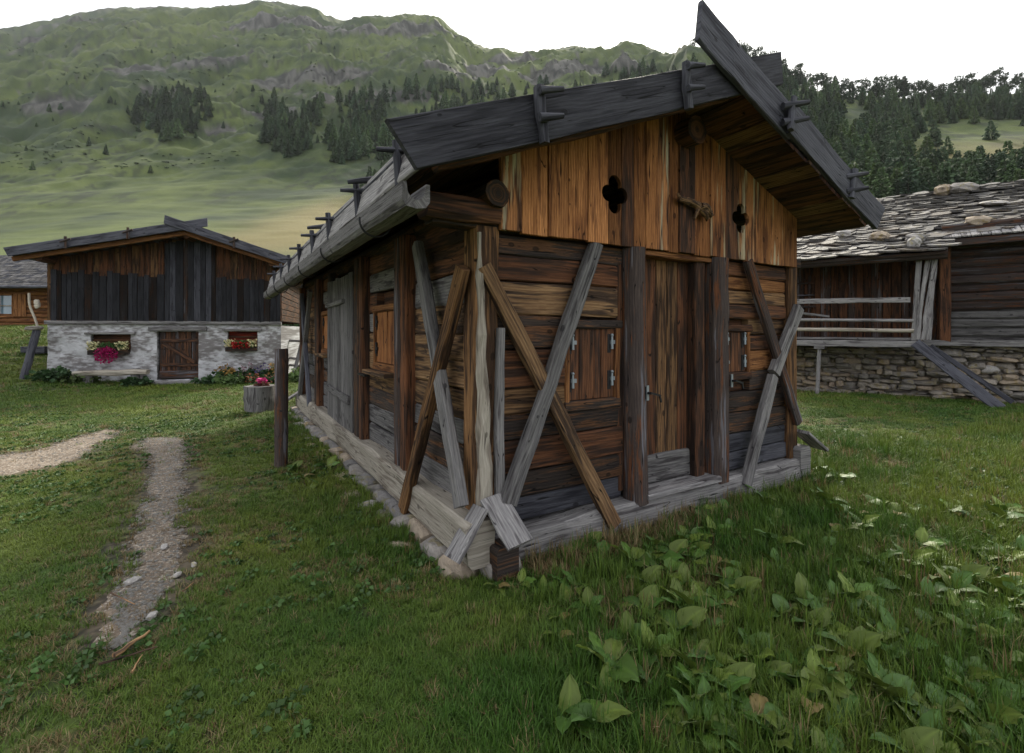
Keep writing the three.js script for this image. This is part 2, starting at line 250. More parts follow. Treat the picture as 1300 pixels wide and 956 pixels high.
{
  const az = []; for (let a = -180; a < -58; a += 3) az.push(a); for (let a = -58; a <= 58; a += 0.21) az.push(a); for (let a = 60; a <= 180; a += 3) az.push(a);
  if (az[az.length - 1] < 180) az.push(180);
  const rs = [0.05]; let r = 0.5; while (r < 1500) { rs.push(r); r *= r < 25 ? 1.03 : r < 90 ? 1.022 : r < 1050 ? 1.0085 : 1.05; }
  const nA = az.length, pos = new Float32Array(nA * rs.length * 3), col = new Float32Array(pos.length), uv = new Float32Array(nA * rs.length * 2), idx = [];
  let q = 0;
  for (let j = 0; j < rs.length; j++) for (let i = 0; i < nA; i++, q++) {
    const a = az[i] * Math.PI / 180, x = rs[j] * Math.sin(a), z = -rs[j] * Math.cos(a), y = height(x, z), d = -z;
    pos[q * 3] = x; pos[q * 3 + 1] = y; pos[q * 3 + 2] = z; uv[q * 2] = x / 3; uv[q * 2 + 1] = z / 3;
    let c;
    if (rs[j] < 70) {
      const n = fbm(x * 0.35, z * 0.35, 4, 31), n2 = fbm(x * 1.7, z * 1.7, 3, 33);
      c = m3([0.045, 0.09, 0.012], [0.16, 0.18, 0.026], clamp(n * 1.3 + n2 * 0.6 - 0.5)); c = m3(c, [0.1, 0.075, 0.045], sst(0.62, 0.75, n2) * 0.5); if (rs[j] < 12 && z < 0) c = m3(c, [0.11, 0.088, 0.062], sst(0.28, 0.04, dirt(x, d)));
    } else c = [0.08, 0.1, 0.03];
    if (rs[j] > 40) {
      const n = fbm(x * 0.012, z * 0.012 + y * 0.01, 4, 35), n2 = fbm(x * 0.035, y * 0.16, 4, 37), n3 = fbm(x * 0.12, z * 0.12, 3, 39);
      let g = m3([0.028, 0.056, 0.013], [0.125, 0.168, 0.034], clamp(0.5 + (n - 0.5) * 1.5 + (n2 - 0.5) * 1.6 + (n3 - 0.5) * 0.9)); g = m3(g, [0.024, 0.036, 0.016], 0.75 * sst(0.56, 0.68, fbm(x * 0.3, y * 0.4 + z * 0.1, 3, 49)) * sst(0.4, 0.6, fbm(x * 0.02 + 50, z * 0.02, 3, 51)));
      const hay = sst(90, 120, d) * (1 - sst(165, 210, d)) * sst(0.3, 0.45, fbm(x * 0.02, z * 0.006, 3, 43)) * sst(-95, -62, x + 14 * (fbm(x * 0.05, z * 0.05, 3, 44) - 0.5)); g = m3(g, [0.27, 0.225, 0.085], hay * 0.9);
      let rk = 0; for (const [cx, cy, cz, ra, rb, k] of ROCKS) { const e = ((x - cx) / ra) ** 2 + ((y - cy) / rb) ** 2 + ((z - cz) / (ra * 2.2)) ** 2; if (e < 2.2) rk = Math.max(rk, k * (1.25 - 0.62 * e)); }
      const rn = 1 - Math.abs(2 * fbm(x * 0.05 + y * 0.02, z * 0.05, 4, 45) - 1); rk = sst(0.46, 0.56, 0.16 * sst(300, 480, d) + rk * 0.7 + (rn - 0.5) * 0.55 + (n3 - 0.5) * 0.5);
      const tone = fbm(x * 0.16, y * 0.22 + z * 0.05, 3, 47); g = m3(g, m3([0.034, 0.034, 0.035], [0.155, 0.15, 0.148], sst(0.38, 0.66, tone)), rk * 0.95);
      c = m3(c, g, sst(40, 85, rs[j]));
    }
    col[q * 3] = c[0]; col[q * 3 + 1] = c[1]; col[q * 3 + 2] = c[2];
  }
  for (let j = 0; j + 1 < rs.length; j++) for (let i = 0; i + 1 < nA; i++) { const a = j * nA + i, b = a + 1, c = a + nA, e = c + 1; idx.push(a, c, b, b, c, e); }
  for (let i = 0; i < idx.length; i += 3) { const t = idx[i + 1]; idx[i + 1] = idx[i + 2]; idx[i + 2] = t; }
  const g = new THREE.BufferGeometry(); g.setAttribute('position', new THREE.BufferAttribute(pos, 3)); g.setAttribute('color', new THREE.BufferAttribute(col, 3)); g.setAttribute('uv', new THREE.BufferAttribute(uv, 2)); g.setIndex(new THREE.BufferAttribute(new Uint32Array(idx), 1)); g.computeVertexNormals();
  const n = g.attributes.normal; let up = 0; for (let i = 0; i < n.count; i += 997) up += n.getY(i); if (up < 0) { const I = g.index.array; for (let i = 0; i < I.length; i += 3) { const t = I[i]; I[i] = I[i + 1]; I[i + 1] = t; } g.computeVertexNormals(); }
  const speck = colourMap(512, 512, (i, j) => { const u = i / 512, v = j / 512, a = pfbm(u * 16, v * 16, 16, 16, 4, 61), b = pfbm(u * 90, v * 90, 90, 90, 2, 63), k = 150 + 150 * (a - 0.5) + 190 * (b - 0.5); return [k * 1.02, k, k * 0.96].map((q) => q + 55); });
  const m = new THREE.MeshStandardMaterial({ vertexColors: true, map: speck, bumpMap: greyMap(256, 256, (i, j) => pfbm(i / 256 * 40, j / 256 * 40, 40, 40, 3, 65)), bumpScale: 0.03, roughness: 0.95 }); m.name = 'meadow';
  const o = new THREE.Mesh(g, m); o.name = 'terrain'; o.userData = { kind: 'structure' }; o.receiveShadow = o.castShadow = true; scene.add(o);
}
// bare tracks: sheets that follow the ground a few millimetres above it
function track(name, line, ext) {
  const xs = line.map((p) => p[0]), ds = line.map((p) => p[1]), x0 = Math.min(...xs) - 0.5, x1 = Math.max(...xs) + ext, d0 = Math.max(0.5, Math.min(...ds) - 0.9), d1 = Math.max(...ds) + 0.9, st = 0.03;
  const v = [], uv = [], ix = [], id = new Map(), col = [];
  const nx = Math.ceil((x1 - x0) / st), nd = Math.ceil((d1 - d0) / st);
  const own = (x, d) => nearLine(line, x, d) + 0.3 * (fbm(x * 2.2, d * 2.2, 3, 5) - 0.5) + 0.2 * (fbm(x * 9, d * 9, 2, 8) - 0.5);
  const get = (i, j) => { const k = j * 4000 + i; if (!id.has(k)) { const x = x0 + i * st, d = d0 + j * st; id.set(k, v.length / 3); const e = own(x, d); v.push(x, height(x, -d) + clamp(-e * 0.22, -0.02, 0.007), -d); uv.push(x / 1.6, d / 1.6); } return id.get(k); };
  for (let j = 0; j < nd; j++) for (let i = 0; i < nx; i++) { if (own(x0 + (i + 0.5) * st, d0 + (j + 0.5) * st) > 0.07) continue; const a = get(i, j), b = get(i + 1, j), c = get(i, j + 1), e = get(i + 1, j + 1); ix.push(a, b, c, b, e, c); }
  const g = new THREE.BufferGeometry(); g.setAttribute('position', new THREE.Float32BufferAttribute(v, 3)); g.setAttribute('uv', new THREE.Float32BufferAttribute(uv, 2)); g.setIndex(ix); g.computeVertexNormals();
  const o = new THREE.Mesh(g, track.m ??= new THREE.MeshStandardMaterial({ map: colourMap(1024, 1024, (i, j) => { const u = i / 1024, w = j / 1024, a = pfbm(u * 8, w * 8, 8, 8, 4, 101), b = pfbm(u * 70, w * 70, 70, 70, 3, 103), p = sst(0.62, 0.68, pfbm(u * 120, w * 120, 120, 120, 2, 105)); let c = m3([78, 66, 54], [138, 124, 110], a * 0.7 + b * 0.7 - 0.2); return m3(c, [186, 180, 170], p * 0.6); }), bumpMap: greyMap(512, 512, (i, j) => pfbm(i / 512 * 60, j / 512 * 60, 110, 110, 3, 107)), bumpScale: 0.007, roughness: 0.95 }));
  o.name = name; o.userData = { kind: 'structure' }; o.receiveShadow = o.castShadow = true; scene.add(o);
}
track('gravel_path', dirtCentre, 0.5); track('dirt_yard', dirtYard, 0.6);

// ───────────────────────── the cabin ─────────────────────────
const TURN = 31.4 * Math.PI / 180, CX = (602 - CU) / FOC * 3.2, CD = 3.2, ct = Math.cos(TURN), sn = Math.sin(TURN);
const cabin = thing('wooden_cabin', 'large weathered timber cabin with crossed braces, plank gable and a shuttered door wall', 'cabin', [CX, 0, -CD], TURN);
const tAt = (u, z = 0) => { const a = (u - CU) / FOC; return (a * (CD - ct * z) - CX - sn * z) / (ct - a * sn); };        // along the front wall
const sAt = (u, x = 0) => { const a = (u - CU) / FOC; return (a * (CD + sn * x) - CX - ct * x) / (sn + a * ct); };        // along the side wall
const W = 3.9, LEN = 7.5, RX = 1.95, SL = 0.396, RY = 3.53, under = (x) => RY - SL * Math.abs(x - RX);                    // underside of the roof
{
  const C = cabin, cosS = 1 / Math.hypot(1, SL);
  // sills and footing
  beam('sill_beam', [0.02, 0.1, -0.03], [W + 0.1, 0.12, -0.03], 0.25, 0.24, wood('grey', 0.85), C, [0, 0, 1], { ch: 0.025, wob: 0.012, n: 12 });
  beam('sill_beam', [-0.02, 0.24, 0.14], [-0.02, 0.22, -LEN - 0.1], 0.28, 0.2, wood('pale', 0.68), C, [-1, 0, 0], { ch: 0.03, wob: 0.014, n: 16 });
  beam('sill_beam', [W, 0.22, 0.1], [W, 0.22, -LEN - 0.1], 0.28, 0.2, wood('grey', 0.8), C, [1, 0, 0], { ch: 0.03, wob: 0.012, n: 12 });
  beam('sill_beam', [0.1, 0.22, -LEN], [W - 0.1, 0.22, -LEN], 0.28, 0.2, wood('grey', 0.8), C, [0, 0, -1], { ch: 0.03, wob: 0.012 });
  for (let z = 0.05; z > -LEN - 0.3;) { const w = rr(0.16, 0.42), x = -0.12 + rr(-0.05, 0.02); part('footing_stone', stoneGeo(rr(0.2, 0.3), rr(0.14, 0.2), w, { pow: 0.5 }), pick(stoneMats.slice(1)), C, [x + 0.05, rr(-0.02, 0.01), z - w / 2], [rr(-0.15, 0.15), rr(-0.3, 0.3), rr(-0.1, 0.1)]); z -= w * 0.96; }
  for (let z = -0.5; z > -LEN;) { const w = rr(0.14, 0.34); part('footing_stone', stoneGeo(rr(0.14, 0.24), rr(0.08, 0.12), w, { pow: 0.6 }), pick(stoneMats), C, [-0.3 + rr(-0.07, 0.07), rr(-0.035, -0.005), z - w / 2], [rr(-0.2, 0.2), rr(-0.6, 0.6), rr(-0.15, 0.15)]); z -= w + rr(0.05, 0.5); }
  part('footing_stone', stoneGeo(0.26, 0.34, 0.24), stoneMats[1], C, [0.14, -0.02, 0.1]);
  beam('sill_end', [0.12, 0.1, 0.24], [0.12, 0.1, 0.09], 0.26, 0.16, wood('black', 0.9), C, [1, 0, 0], { ch: 0.02 });
  // front wall planks: [bottom, top, wood, tone]
  const fl = [[2.13, 2.275, 'black', 0.85], [1.95, 2.127, 'brown', 0.9, 0.08], [1.71, 1.947, 'tan', 0.85], [1.465, 1.707, 'black', 0.95, 0.05], [1.19, 1.462, 'brown', 0.95, 0.08], [1.01, 1.187, 'tan', 0.5, 0.05], [0.825, 1.007, 'black', 0.7], [0.6, 0.822, 'brown', 0.75, 0.08], [0.416, 0.597, 'black', 0.6], [0.245, 0.413, 'slate', 0.6]];
  for (const [a, b, k, t, w = 0] of fl) {
    const zz = -0.075 + rr(-0.012, 0.012), P = (x0, x1) => part('wall_plank', timber(x1 - x0, b - a, 0.09, { ch: 0.014, wob: 0.006 }), wood(k, t, w), C, [(x0 + x1) / 2, (a + b) / 2, zz]);
    if (b > 1.02 && a < 1.66) { P(0.14, 0.775); } else P(0.14, 1.36);
  }
  const fr = [[2.13, 2.275, 'brown', 1, 0.04], [2.0, 2.127, 'orange', 0.62], [1.86, 1.997, 'tan', 0.85, 0.04], [1.72, 1.857, 'brown', 0.95, 0.04], [1.56, 1.717, 'tan', 0.6], [1.4, 1.557, 'brown', 1.05, 0.04], [1.2, 1.397, 'orange', 0.6], [1.0, 1.197, 'black', 0.9], [0.8, 0.997, 'black', 0.65], [0.6, 0.797, 'black', 0.8], [0.42, 0.597, 'slate', 0.55], [0.245, 0.417, 'slate', 0.75]];
  for (const [a, b, k, t, w = 0] of fr) { const zz = -0.075 + rr(-0.012, 0.012), x0 = (b > 1.13 && a < 1.65) ? 3.1 : 2.6; part('wall_plank', timber(3.78 - x0, b - a, 0.09, { ch: 0.014, wob: 0.006 }), wood(k, t, w), C, [(x0 + 3.78) / 2, (a + b) / 2, zz]); }
  // posts of the front
  beam('corner_post', [0.09, 0.36, -0.07], [0.09, 2.3, -0.07], 0.185, 0.19, wood('tan', 0.72, 0.12), C, [0, 0, 1], { ch: 0.022, wob: 0.008, n: 8 });
  beam('corner_post', [3.82, 0.22, -0.07], [3.82, 2.3, -0.07], 0.17, 0.18, wood('tan', 0.5, 0.12), C, [0, 0, 1], { ch: 0.02, wob: 0.006 });
  beam('post_facing', [0.06, 0.42, 0.04], [0.022, 2.25, 0.03], 0.125, 0.05, wood('pale', 0.82), C, [0, 0, 1], { ch: 0.02, wob: 0.012, n: 14, taper: 0.82 });
  beam('post_facing', [0.17, 0.5, 0.04], [0.175, 1.62, 0.04], 0.075, 0.05, wood('grey', 0.8), C, [0, 0, 1], { ch: 0.014, wob: 0.008, taper: 0.2 });
  beam('door_post', [1.465, 0.2, 0.01], [1.45, 2.275, 0.0], 0.2, 0.2, wood('burnt', 1.25), C, [0, 0, 1], { round: true, m: 14, rough: 0.1, n: 9 });
  beam('door_jamb', [1.365, 0.3, -0.09], [1.345, 2.27, -0.09], 0.08, 0.12, wood('brown', 0.7), C);
  beam('door_jamb', [1.585, 0.24, -0.1], [1.575, 2.23, -0.1], 0.055, 0.1, wood('orange', 0.6), C);
  beam('door_jamb', [2.31, 0.24, -0.07], [2.31, 2.25, -0.07], 0.13, 0.14, wood('brown', 0.7), C);
  beam('door_post', [2.53, 0.2, 0.0], [2.52, 2.275, 0.0], 0.2, 0.19, wood('burnt', 1.15), C, [0, 0, 1], { ch: 0.04, wob: 0.008, n: 9 });
  beam('door_lintel', [1.54, 2.25, -0.04], [2.44, 2.25, -0.04], 0.05, 0.14, wood('orange', 0.6), C);
  // door
  const door = new THREE.Group(); door.name = 'door'; C.add(door);
  let x = 1.61; for (const [w, t] of [[0.06, 0.7], [0.17, 0.5], [0.14, 0.75], [0.14, 0.62], [0.13, 0.45]]) { beam('door_board', [x + w / 2, 0.52, -0.12], [x + w / 2, 2.23, -0.12], w - 0.005, 0.035, wood(t > 0.6 ? 'tan' : 'brown', t > 0.6 ? t * 0.75 : 0.85, 0.08), door, [0, 0, 1], { wob: 0.002, ch: 0.005 }); x += w; }
  part('kick_board', timber(0.66, 0.24, 0.06, {}), wood('grey', 0.55), door, [1.92, 0.4, -0.1]);
  part('threshold', timber(0.94, 0.05, 0.24, { wob: 0.006 }), wood('grey', 1.05), C, [1.98, 0.252, 0.0]);
  const latch = (xx, yy, par, s = 1) => { const h = part('latch', mergeGeometries([new THREE.BoxGeometry(0.022, 0.1, 0.012), new THREE.CylinderGeometry(0.011, 0.011, 0.05, 8).rotateX(Math.PI / 2).translate(0, 0, 0.025), new THREE.BoxGeometry(0.12, 0.016, 0.014).rotateZ(-0.25).translate(0.05 * s, -0.01, 0.05), new THREE.BoxGeometry(0.014, 0.06, 0.012).rotateZ(0.3).translate(0.105 * s, -0.05, 0.05)].map((g) => g.toNonIndexed())), darkIron, par, [xx, yy, 0.105]); part('latch_plate', new THREE.BoxGeometry(0.024, 0.12, 0.008), iron, h, [0, 0, 0.012]); };
  latch(1.5, 1.1, door); latch(2.6, 1.14, C);
  // shutters
  function shutters(x0, x1, y0, y1, z, leaves, tone, frameW, par, kind = 'brown', fw = 0.05, hin = iron) {
    const s = new THREE.Group(); s.name = 'shutter_window'; par.add(s); s.position.set(0, 0, z);
    part('frame_rail', timber(x1 - x0 + fw, fw + 0.02, 0.07), frameW, s, [(x0 + x1) / 2, y1 - fw / 2, 0]); part('frame_rail', timber(x1 - x0, fw + 0.03, 0.075), frameW, s, [(x0 + x1) / 2, y0 + fw / 2, 0]);
    for (const xx of [x0 + fw / 2, x1 - fw / 2]) beam('frame_stile', [xx, y0 + fw, 0], [xx, y1 - fw - 0.01, 0], fw - 0.004, 0.065, wood('orange', 0.6), s);
    const n = leaves.reduce((a, b) => a + b, 0); let q = x0 + fw; const ww = x1 - x0 - 2 * fw;
    leaves.forEach((l, i) => { const w = ww * l / n; beam('shutter_board', [q + w / 2, y0 + fw + 0.02, -0.012], [q + w / 2, y1 - fw - 0.015, -0.012 + (i % 2) * 0.006], w - 0.004, 0.03, wood(kind, tone * (0.85 + 0.3 * hash2(i, 3, 9)), 0.06), s, [0, 0, 1], { wob: 0.002, ch: 0.004 }); q += w; });
    if (hin) for (const xx of [x0 + fw + 0.035, x1 - fw - 0.03]) for (const yy of [mix(y0, y1, 0.32), mix(y0, y1, 0.75)]) {
      const h = part('hinge', mergeGeometries([new THREE.CylinderGeometry(0.009, 0.013, 0.11, 8), new THREE.SphereGeometry(0.014, 8, 6).translate(0, 0.055, 0), new THREE.BoxGeometry(0.05, 0.03, 0.012).translate(0.012, 0, -0.004)].map((g) => g.toNonIndexed())), hin, s, [xx, yy, 0.018]);
      part('hinge_strap', new THREE.BoxGeometry(0.034, 0.15, 0.006), darkIron, h, [-0.022, -0.01, -0.012]);
    }
    return s;
  }
  shutters(0.77, 1.335, 1.0, 1.68, -0.05, [1.1, 1.6, 0.7, 1.4], 0.95, wood('black', 0.9), C);
  shutters(2.66, 3.11, 1.13, 1.65, -0.05, [1, 1.2, 1.2], 1.0, wood('brown', 0.7), C);
  for (const [x0, x1, y0, y1] of [[0.62, 1.36, 0.95, 1.75], [2.6, 3.25, 1.0, 1.75]]) part('wall_plank', timber(x1 - x0, y1 - y0, 0.04), wood('brown', 0.75), C, [(x0 + x1) / 2, (y0 + y1) / 2, -0.135]);
  for (const [z0, z1] of [[-1.5, -2.7], [-4.6, -5.5]]) beam('wall_plank', [0.13, 1.55, z0], [0.13, 1.55, z1], 0.95, 0.04, wood('brown', 0.8), C, [-1, 0, 0]);
  // crossed braces of the front
  const gb = wood('grey', 0.78), db = wood('brown', 1.1);
  beam('brace', [0.2, 0.45, 0.1], [1.03, 2.27, 0.03], 0.115, 0.07, wood('grey', 0.55), C, [0, 0, 1], { wob: 0.006, n: 9 });
  beam('brace', [1.15, 0.11, 0.1], [0.05, 2.03, 0.03], 0.105, 0.08, wood('tan', 0.62), C, [0, 0, 1], { wob: 0.005, n: 9 });
  beam('brace', [3.84, 0.62, 0.05], [2.94, 2.28, 0.05], 0.1, 0.07, wood('burnt', 1.1), C, [0, 0, 1], { wob: 0.004 });
  beam('brace', [2.84, 0.13, 0.09], [3.36, 1.14, 0.06], 0.115, 0.075, gb, C, [0, 0, 1], { wob: 0.005 });
  beam('brace', [3.37, 1.17, 0.06], [3.86, 1.85, 0.045], 0.12, 0.075, gb, C, [0, 0, 1], { wob: 0.005 });
  // gable: beam, boards with clover holes
  beam('gable_beam', [-0.3, 2.33, -0.05], [W + 0.06, 2.33, -0.05], 0.1, 0.14, wood('black', 0.7), C, [0, 0, 1], { wob: 0.005 });
  const seams = [635, 662, 695, 720, 745, 770.5, 788, 803.5, 818.6, 833, 848, 861, 881, 900.6, 919.7, 935.8, 945, 955, 965, 978, 993, 1011].map((u) => tAt(u, 0.05));
  const ev = new Evaluator(); ev.useGroups = false;
  const clover = (cx, cy, r) => { const L = [[0, r * 0.95], [0, -r * 0.95], [r * 0.8, 0], [-r * 0.8, 0], [0, 0]].map(([a, b]) => { const g = new THREE.CylinderGeometry(r * 0.72, r * 0.72, 0.3, 18).rotateX(Math.PI / 2).translate(cx + a, cy + b, 0.04); return new Brush(g); }); L.forEach((b) => b.updateMatrixWorld()); return [L, cx, cy, r]; };
  const holes = [clover(tAt(779, 0.05), 2.665, 0.09), clover(tAt(939, 0.05), 2.675, 0.085)];
  const tones = [['gable', 1.2], ['orange', 1.15, 0.04], ['orange', 0.95, 0.04], ['orange', 1.1, 0.04], ['orange', 1.2, 0.04], ['orange', 0.45, 0.06], ['brown', 0.95, 0.06], ['orange', 0.6, 0.08], ['orange', 0.85, 0.06], ['gable', 1.1], ['orange', 0.45, 0.08], ['brown', 0.95, 0.06], ['orange', 0.55, 0.1], ['gable', 0.85, 0.06], ['brown', 0.95], ['gable', 1.0], ['gable', 1.15], ['gable', 1.0], ['orange', 1.0], ['gable', 1.15], ['orange', 0.7]];
  for (let i = 0; i + 1 < seams.length; i++) {
    const a = seams[i] + 0.005, b = seams[i + 1] - 0.005, y0 = 2.285 - rr(0, 0.012), sh = new THREE.Shape(), th = rr(0.026, 0.036);
    sh.moveTo(a, y0); sh.lineTo(b, y0 + rr(-0.003, 0.003)); sh.lineTo(b, under(b) - 0.004); if (a < RX && b > RX) sh.lineTo(RX, RY - 0.004); sh.lineTo(a, under(a) - 0.004); sh.closePath();
    let g = new THREE.ExtrudeGeometry(sh, { depth: th, bevelEnabled: true, bevelSize: 0.003, bevelThickness: 0.003, bevelSegments: 1 }); g.translate(0, 0, 0.022 + rr(0, 0.012));
    for (const [L, cx, cy, r] of holes) if (b > cx - r * 1.6 && a < cx + r * 1.6) { let q = new Brush(g); q.updateMatrixWorld(); for (const h of L) { q = ev.evaluate(q, h, SUBTRACTION); q.updateMatrixWorld(); } g = q.geometry; g.clearGroups(); }
    const p = g.attributes.position, uv = new Float32Array(p.count * 2), o1 = rnd(), o2 = rnd(); for (let k = 0; k < p.count; k++) { uv[k * 2] = p.getY(k) / 2 + o1; uv[k * 2 + 1] = p.getX(k) + p.getZ(k) + o2; } g.setAttribute('uv', new THREE.BufferAttribute(uv, 2));
    part('gable_board', g, wood(...tones[i]), C);
  }
  // back of the gable, so that the loft is dark
  { const sh = new THREE.Shape(); sh.moveTo(0, 2.28); sh.lineTo(W, 2.28); sh.lineTo(W, under(W)); sh.lineTo(RX, RY); sh.lineTo(0, under(0)); sh.closePath(); const g = new THREE.ExtrudeGeometry(sh, { depth: 0.05, bevelEnabled: false }); part('rear_gable', g, wood('brown', 0.8), C, [0, 0, -LEN - 0.02]); }
  // logs under the roof
  beam('ridge_purlin', [2.0, 3.3, 0.2], [2.0, 3.3, -LEN - 0.5], 0.24, 0.24, wood('brown', 0.75), C, [0, 1, 0], { round: true, n: 10, m: 14 });
  beam('wall_plate', [0.1, 2.49, 0.15], [0.1, 2.49, -LEN - 0.5], 0.175, 0.175, wood('black', 0.7), C, [0, 1, 0], { round: true, n: 14 });
  beam('wall_plate', [3.78, 2.52, 0.02], [3.78, 2.52, -LEN - 0.5], 0.2, 0.2, wood('black', 0.8), C, [0, 1, 0], { round: true, n: 12 });
  beam('tie_beam', [-0.36, 2.385, -0.0], [0.16, 2.385, -0.0], 0.15, 0.2, wood('brown', 1.0), C, [0, 0, 1], { ch: 0.035, wob: 0.008 });
  for (let k = 1; k < 8; k++) beam('rafter', [-0.45, under(-0.45) - 0.07, -k * 1.0], [RX - 0.05, RY - 0.07, -k * 1.0], 0.1, 0.1, wood('brown', 0.7), C, [0, 0, 1], { round: true, m: 8 });
  beam('fascia_rafter', [-0.5, under(-0.5) - 0.075, 0.5], [RX - 0.03, RY - 0.075, 0.5], 0.13, 0.07, wood('brown', 0.95, 0.04), C, [0, 0, 1], { wob: 0.008, n: 8 });
  // roof: planks that run with the ridge, in two layers
  for (const s of [-1, 1]) {
    const run = (s < 0 ? RX + 0.52 : 4.2 - RX) / cosS; let q = 0.0; let k = 0;
    while (q < run - 0.05) {
      const w = Math.min(rr(0.15, 0.24), run - q), mid = q + w / 2, px = RX + s * mid * cosS, py = RY - SL * mid * cosS, th = 0.035;
      const nx = s * SL * cosS, ny = cosS;
      beam('roof_plank', [px + nx * th / 2, py + ny * th / 2 + rr(0, 0.004), 0.56 + rr(-0.02, 0.015)], [px + nx * th / 2, py + ny * th / 2 + rr(0, 0.004), -LEN - 0.6], w - 0.006, th, wood(k % 3 ? 'brown' : 'tan', k % 3 ? 0.95 : 0.6), C, [nx, ny, 0], { n: 9, wob: 0.003, ch: 0.006 }); q += w; k++;
    }
    q = 0; while (q < run) { const w = Math.min(0.3, run - q), mid = q + w / 2, off = 0.062 + 0.014 * (k++ % 2), px = RX + s * mid * cosS + s * SL * cosS * off, py = RY - SL * mid * cosS + cosS * off; beam('roof_cover_board', [px, py, 0.57], [px, py, -LEN - 0.62], w + 0.03, 0.026, wood('slate', 0.9), C, [s * SL * cosS, cosS, 0], { n: 6, wob: 0.003 }); q += w; }
  }
  // wind boards that cross at the ridge
  const bl = (x) => 3.406 - SL * Math.abs(x - RX), sd = [SL * cosS, cosS];
  const board = (x0, x1, y0, y1, w, z, k) => beam('wind_board', [x0, y0, z], [x1, y1, z], w, 0.04, k, C, [0, 0, 1], { n: 8, wob: 0.004, bow: 0.015, ch: 0.006, skew: 0.25 });
  const off = 0.135;
  const Lb = (x) => 3.406 + SL * (x - RX), Rb = (x) => 3.406 - SL * (x - RX);
  const skewL = board(-0.7, 2.52, Lb(-0.7) + off, Lb(2.52) + off, 0.255, 0.605, wood('slate', 0.42));
  board(1.42, 2.62, Rb(1.42) + off + 0.02, Rb(2.62) + off + 0.01, 0.28, 0.66, wood('slate', 0.8)); board(2.5, 4.08, Rb(2.5) + off + 0.01, Rb(4.08) + off, 0.27, 0.652 - 0.0, wood('slate', 0.75)).position.z += 0.045;
  const peg = (name, p0, p1, r, par = C, o = {}) => beam(name, p0, p1, r * 2, r * 2, wood('slate', 0.62), par, [0.2, 1, 0.1], { round: true, m: 9, n: 3, tip: 0.6, rough: 0.12, ...o });
  for (const [xx, f] of [[tAt(690, 0.65), Lb], [tAt(873, 0.65), Lb]]) {
    beam('clamp_batten', [xx - 0.0, f(xx) - 0.03, 0.66], [xx - 0.04, f(xx) + 0.28, 0.66], 0.05, 0.05, wood('slate', 0.62), C, [0, 0, 1], { n: 4, wob: 0.008 });
    for (const dy of [0.09, 0.24]) peg('clamp_peg', [xx - 0.06, f(xx) + dy - 0.005, 0.7], [xx + 0.085, f(xx) + dy + 0.03, 0.72], 0.025);
  }
  for (const [u, z] of [[1000, 0.7], [1084, 0.74]]) { const xx = tAt(u, z), f = Rb; for (const dy of [0.07, 0.2]) peg('clamp_peg', [xx - 0.07, f(xx) + dy - 0.01, 0.7], [xx + 0.12, f(xx) + dy + 0.03, 0.8], 0.03); beam('clamp_batten', [xx - 0.02, f(xx) - 0.0, 0.735], [xx + 0.03, f(xx) + 0.27, 0.735], 0.06, 0.04, wood('slate', 0.8), C, [0, 0, 1], { n: 4, wob: 0.006 }); }
  // gutter: hollowed log with iron hooks
  { const sh = new THREE.Shape(), R = 0.074; sh.moveTo(-R, 0.06); sh.lineTo(-R, -0.03); sh.lineTo(-R * 0.72, -0.062); sh.lineTo(0, -0.072); sh.lineTo(R * 0.72, -0.062); sh.lineTo(R, -0.03); sh.lineTo(R, 0.06); sh.lineTo(R * 0.7, 0.06); for (let i = 12; i >= 0; i--) { const a = Math.PI + Math.PI * i / 12; sh.lineTo(Math.cos(a) * R * 0.66, Math.sin(a) * R * 0.75 + 0.03); } sh.lineTo(-R * 0.7, 0.06); sh.closePath();
    const L = 8.5, g = new THREE.ExtrudeGeometry(sh, { depth: L, steps: 24, bevelEnabled: false }), p = g.attributes.position, uv = new Float32Array(p.count * 2);
    for (let i = 0; i < p.count; i++) { const zz = p.getZ(i), k = (fbm(zz * 0.9, 3, 2, 201) - 0.5) * 0.03; p.setXYZ(i, p.getX(i) + k, p.getY(i) + (fbm(zz * 0.7, 8, 2, 203) - 0.5) * 0.02, zz); uv[i * 2] = zz / 2; uv[i * 2 + 1] = Math.atan2(p.getY(i), p.getX(i)) * 0.09 + 0.3; } g.setAttribute('uv', new THREE.BufferAttribute(uv, 2)); g.computeVertexNormals();
    const gut = part('gutter', g, wood('grey', 0.62), C, [-0.585, 2.305, 0.5 - L]);
    for (let k = 0; k < 6; k++) part('gutter_hook', new THREE.TorusGeometry(0.1, 0.007, 6, 16, Math.PI * 1.1).rotateZ(Math.PI * 0.95), darkIron, gut, [0, 0.0, L - 0.75 - k * 1.35]);
  }
  // upright board along the eave with its pegs
  for (const [z0, z1] of [[0.5, -2.6], [-2.62, -5.4], [-5.42, -8.0]]) beam('eave_board', [-0.55, 2.545, z0], [-0.55, 2.545, z1], 0.25, 0.035, wood('grey', 1.05), C, [-1, 0.25, 0], { n: 8, wob: 0.004 });
  for (const z of [0.2, -0.72, -1.75, -2.64, -3.6, -4.6, -5.6, -6.7]) { peg('eave_peg', [-0.575, 2.42, z], [-0.595, 2.67, z], 0.026, C, { tip: 0.9 }); peg('eave_peg', [-0.53, 2.62, z + 0.02], [-0.7, 2.61, z - 0.02], 0.022); }
  for (const z of [-0.6, -2.4]) peg('eave_peg', [-0.5, 2.68, z], [-0.66, 2.66, z - 0.08], 0.026);
  // side wall
  const bays = [[-0.16, -1.22], [-1.5, -2.7], [-3.1, -3.2], [-4.6, -5.5], [-5.72, -LEN + 0.14]];
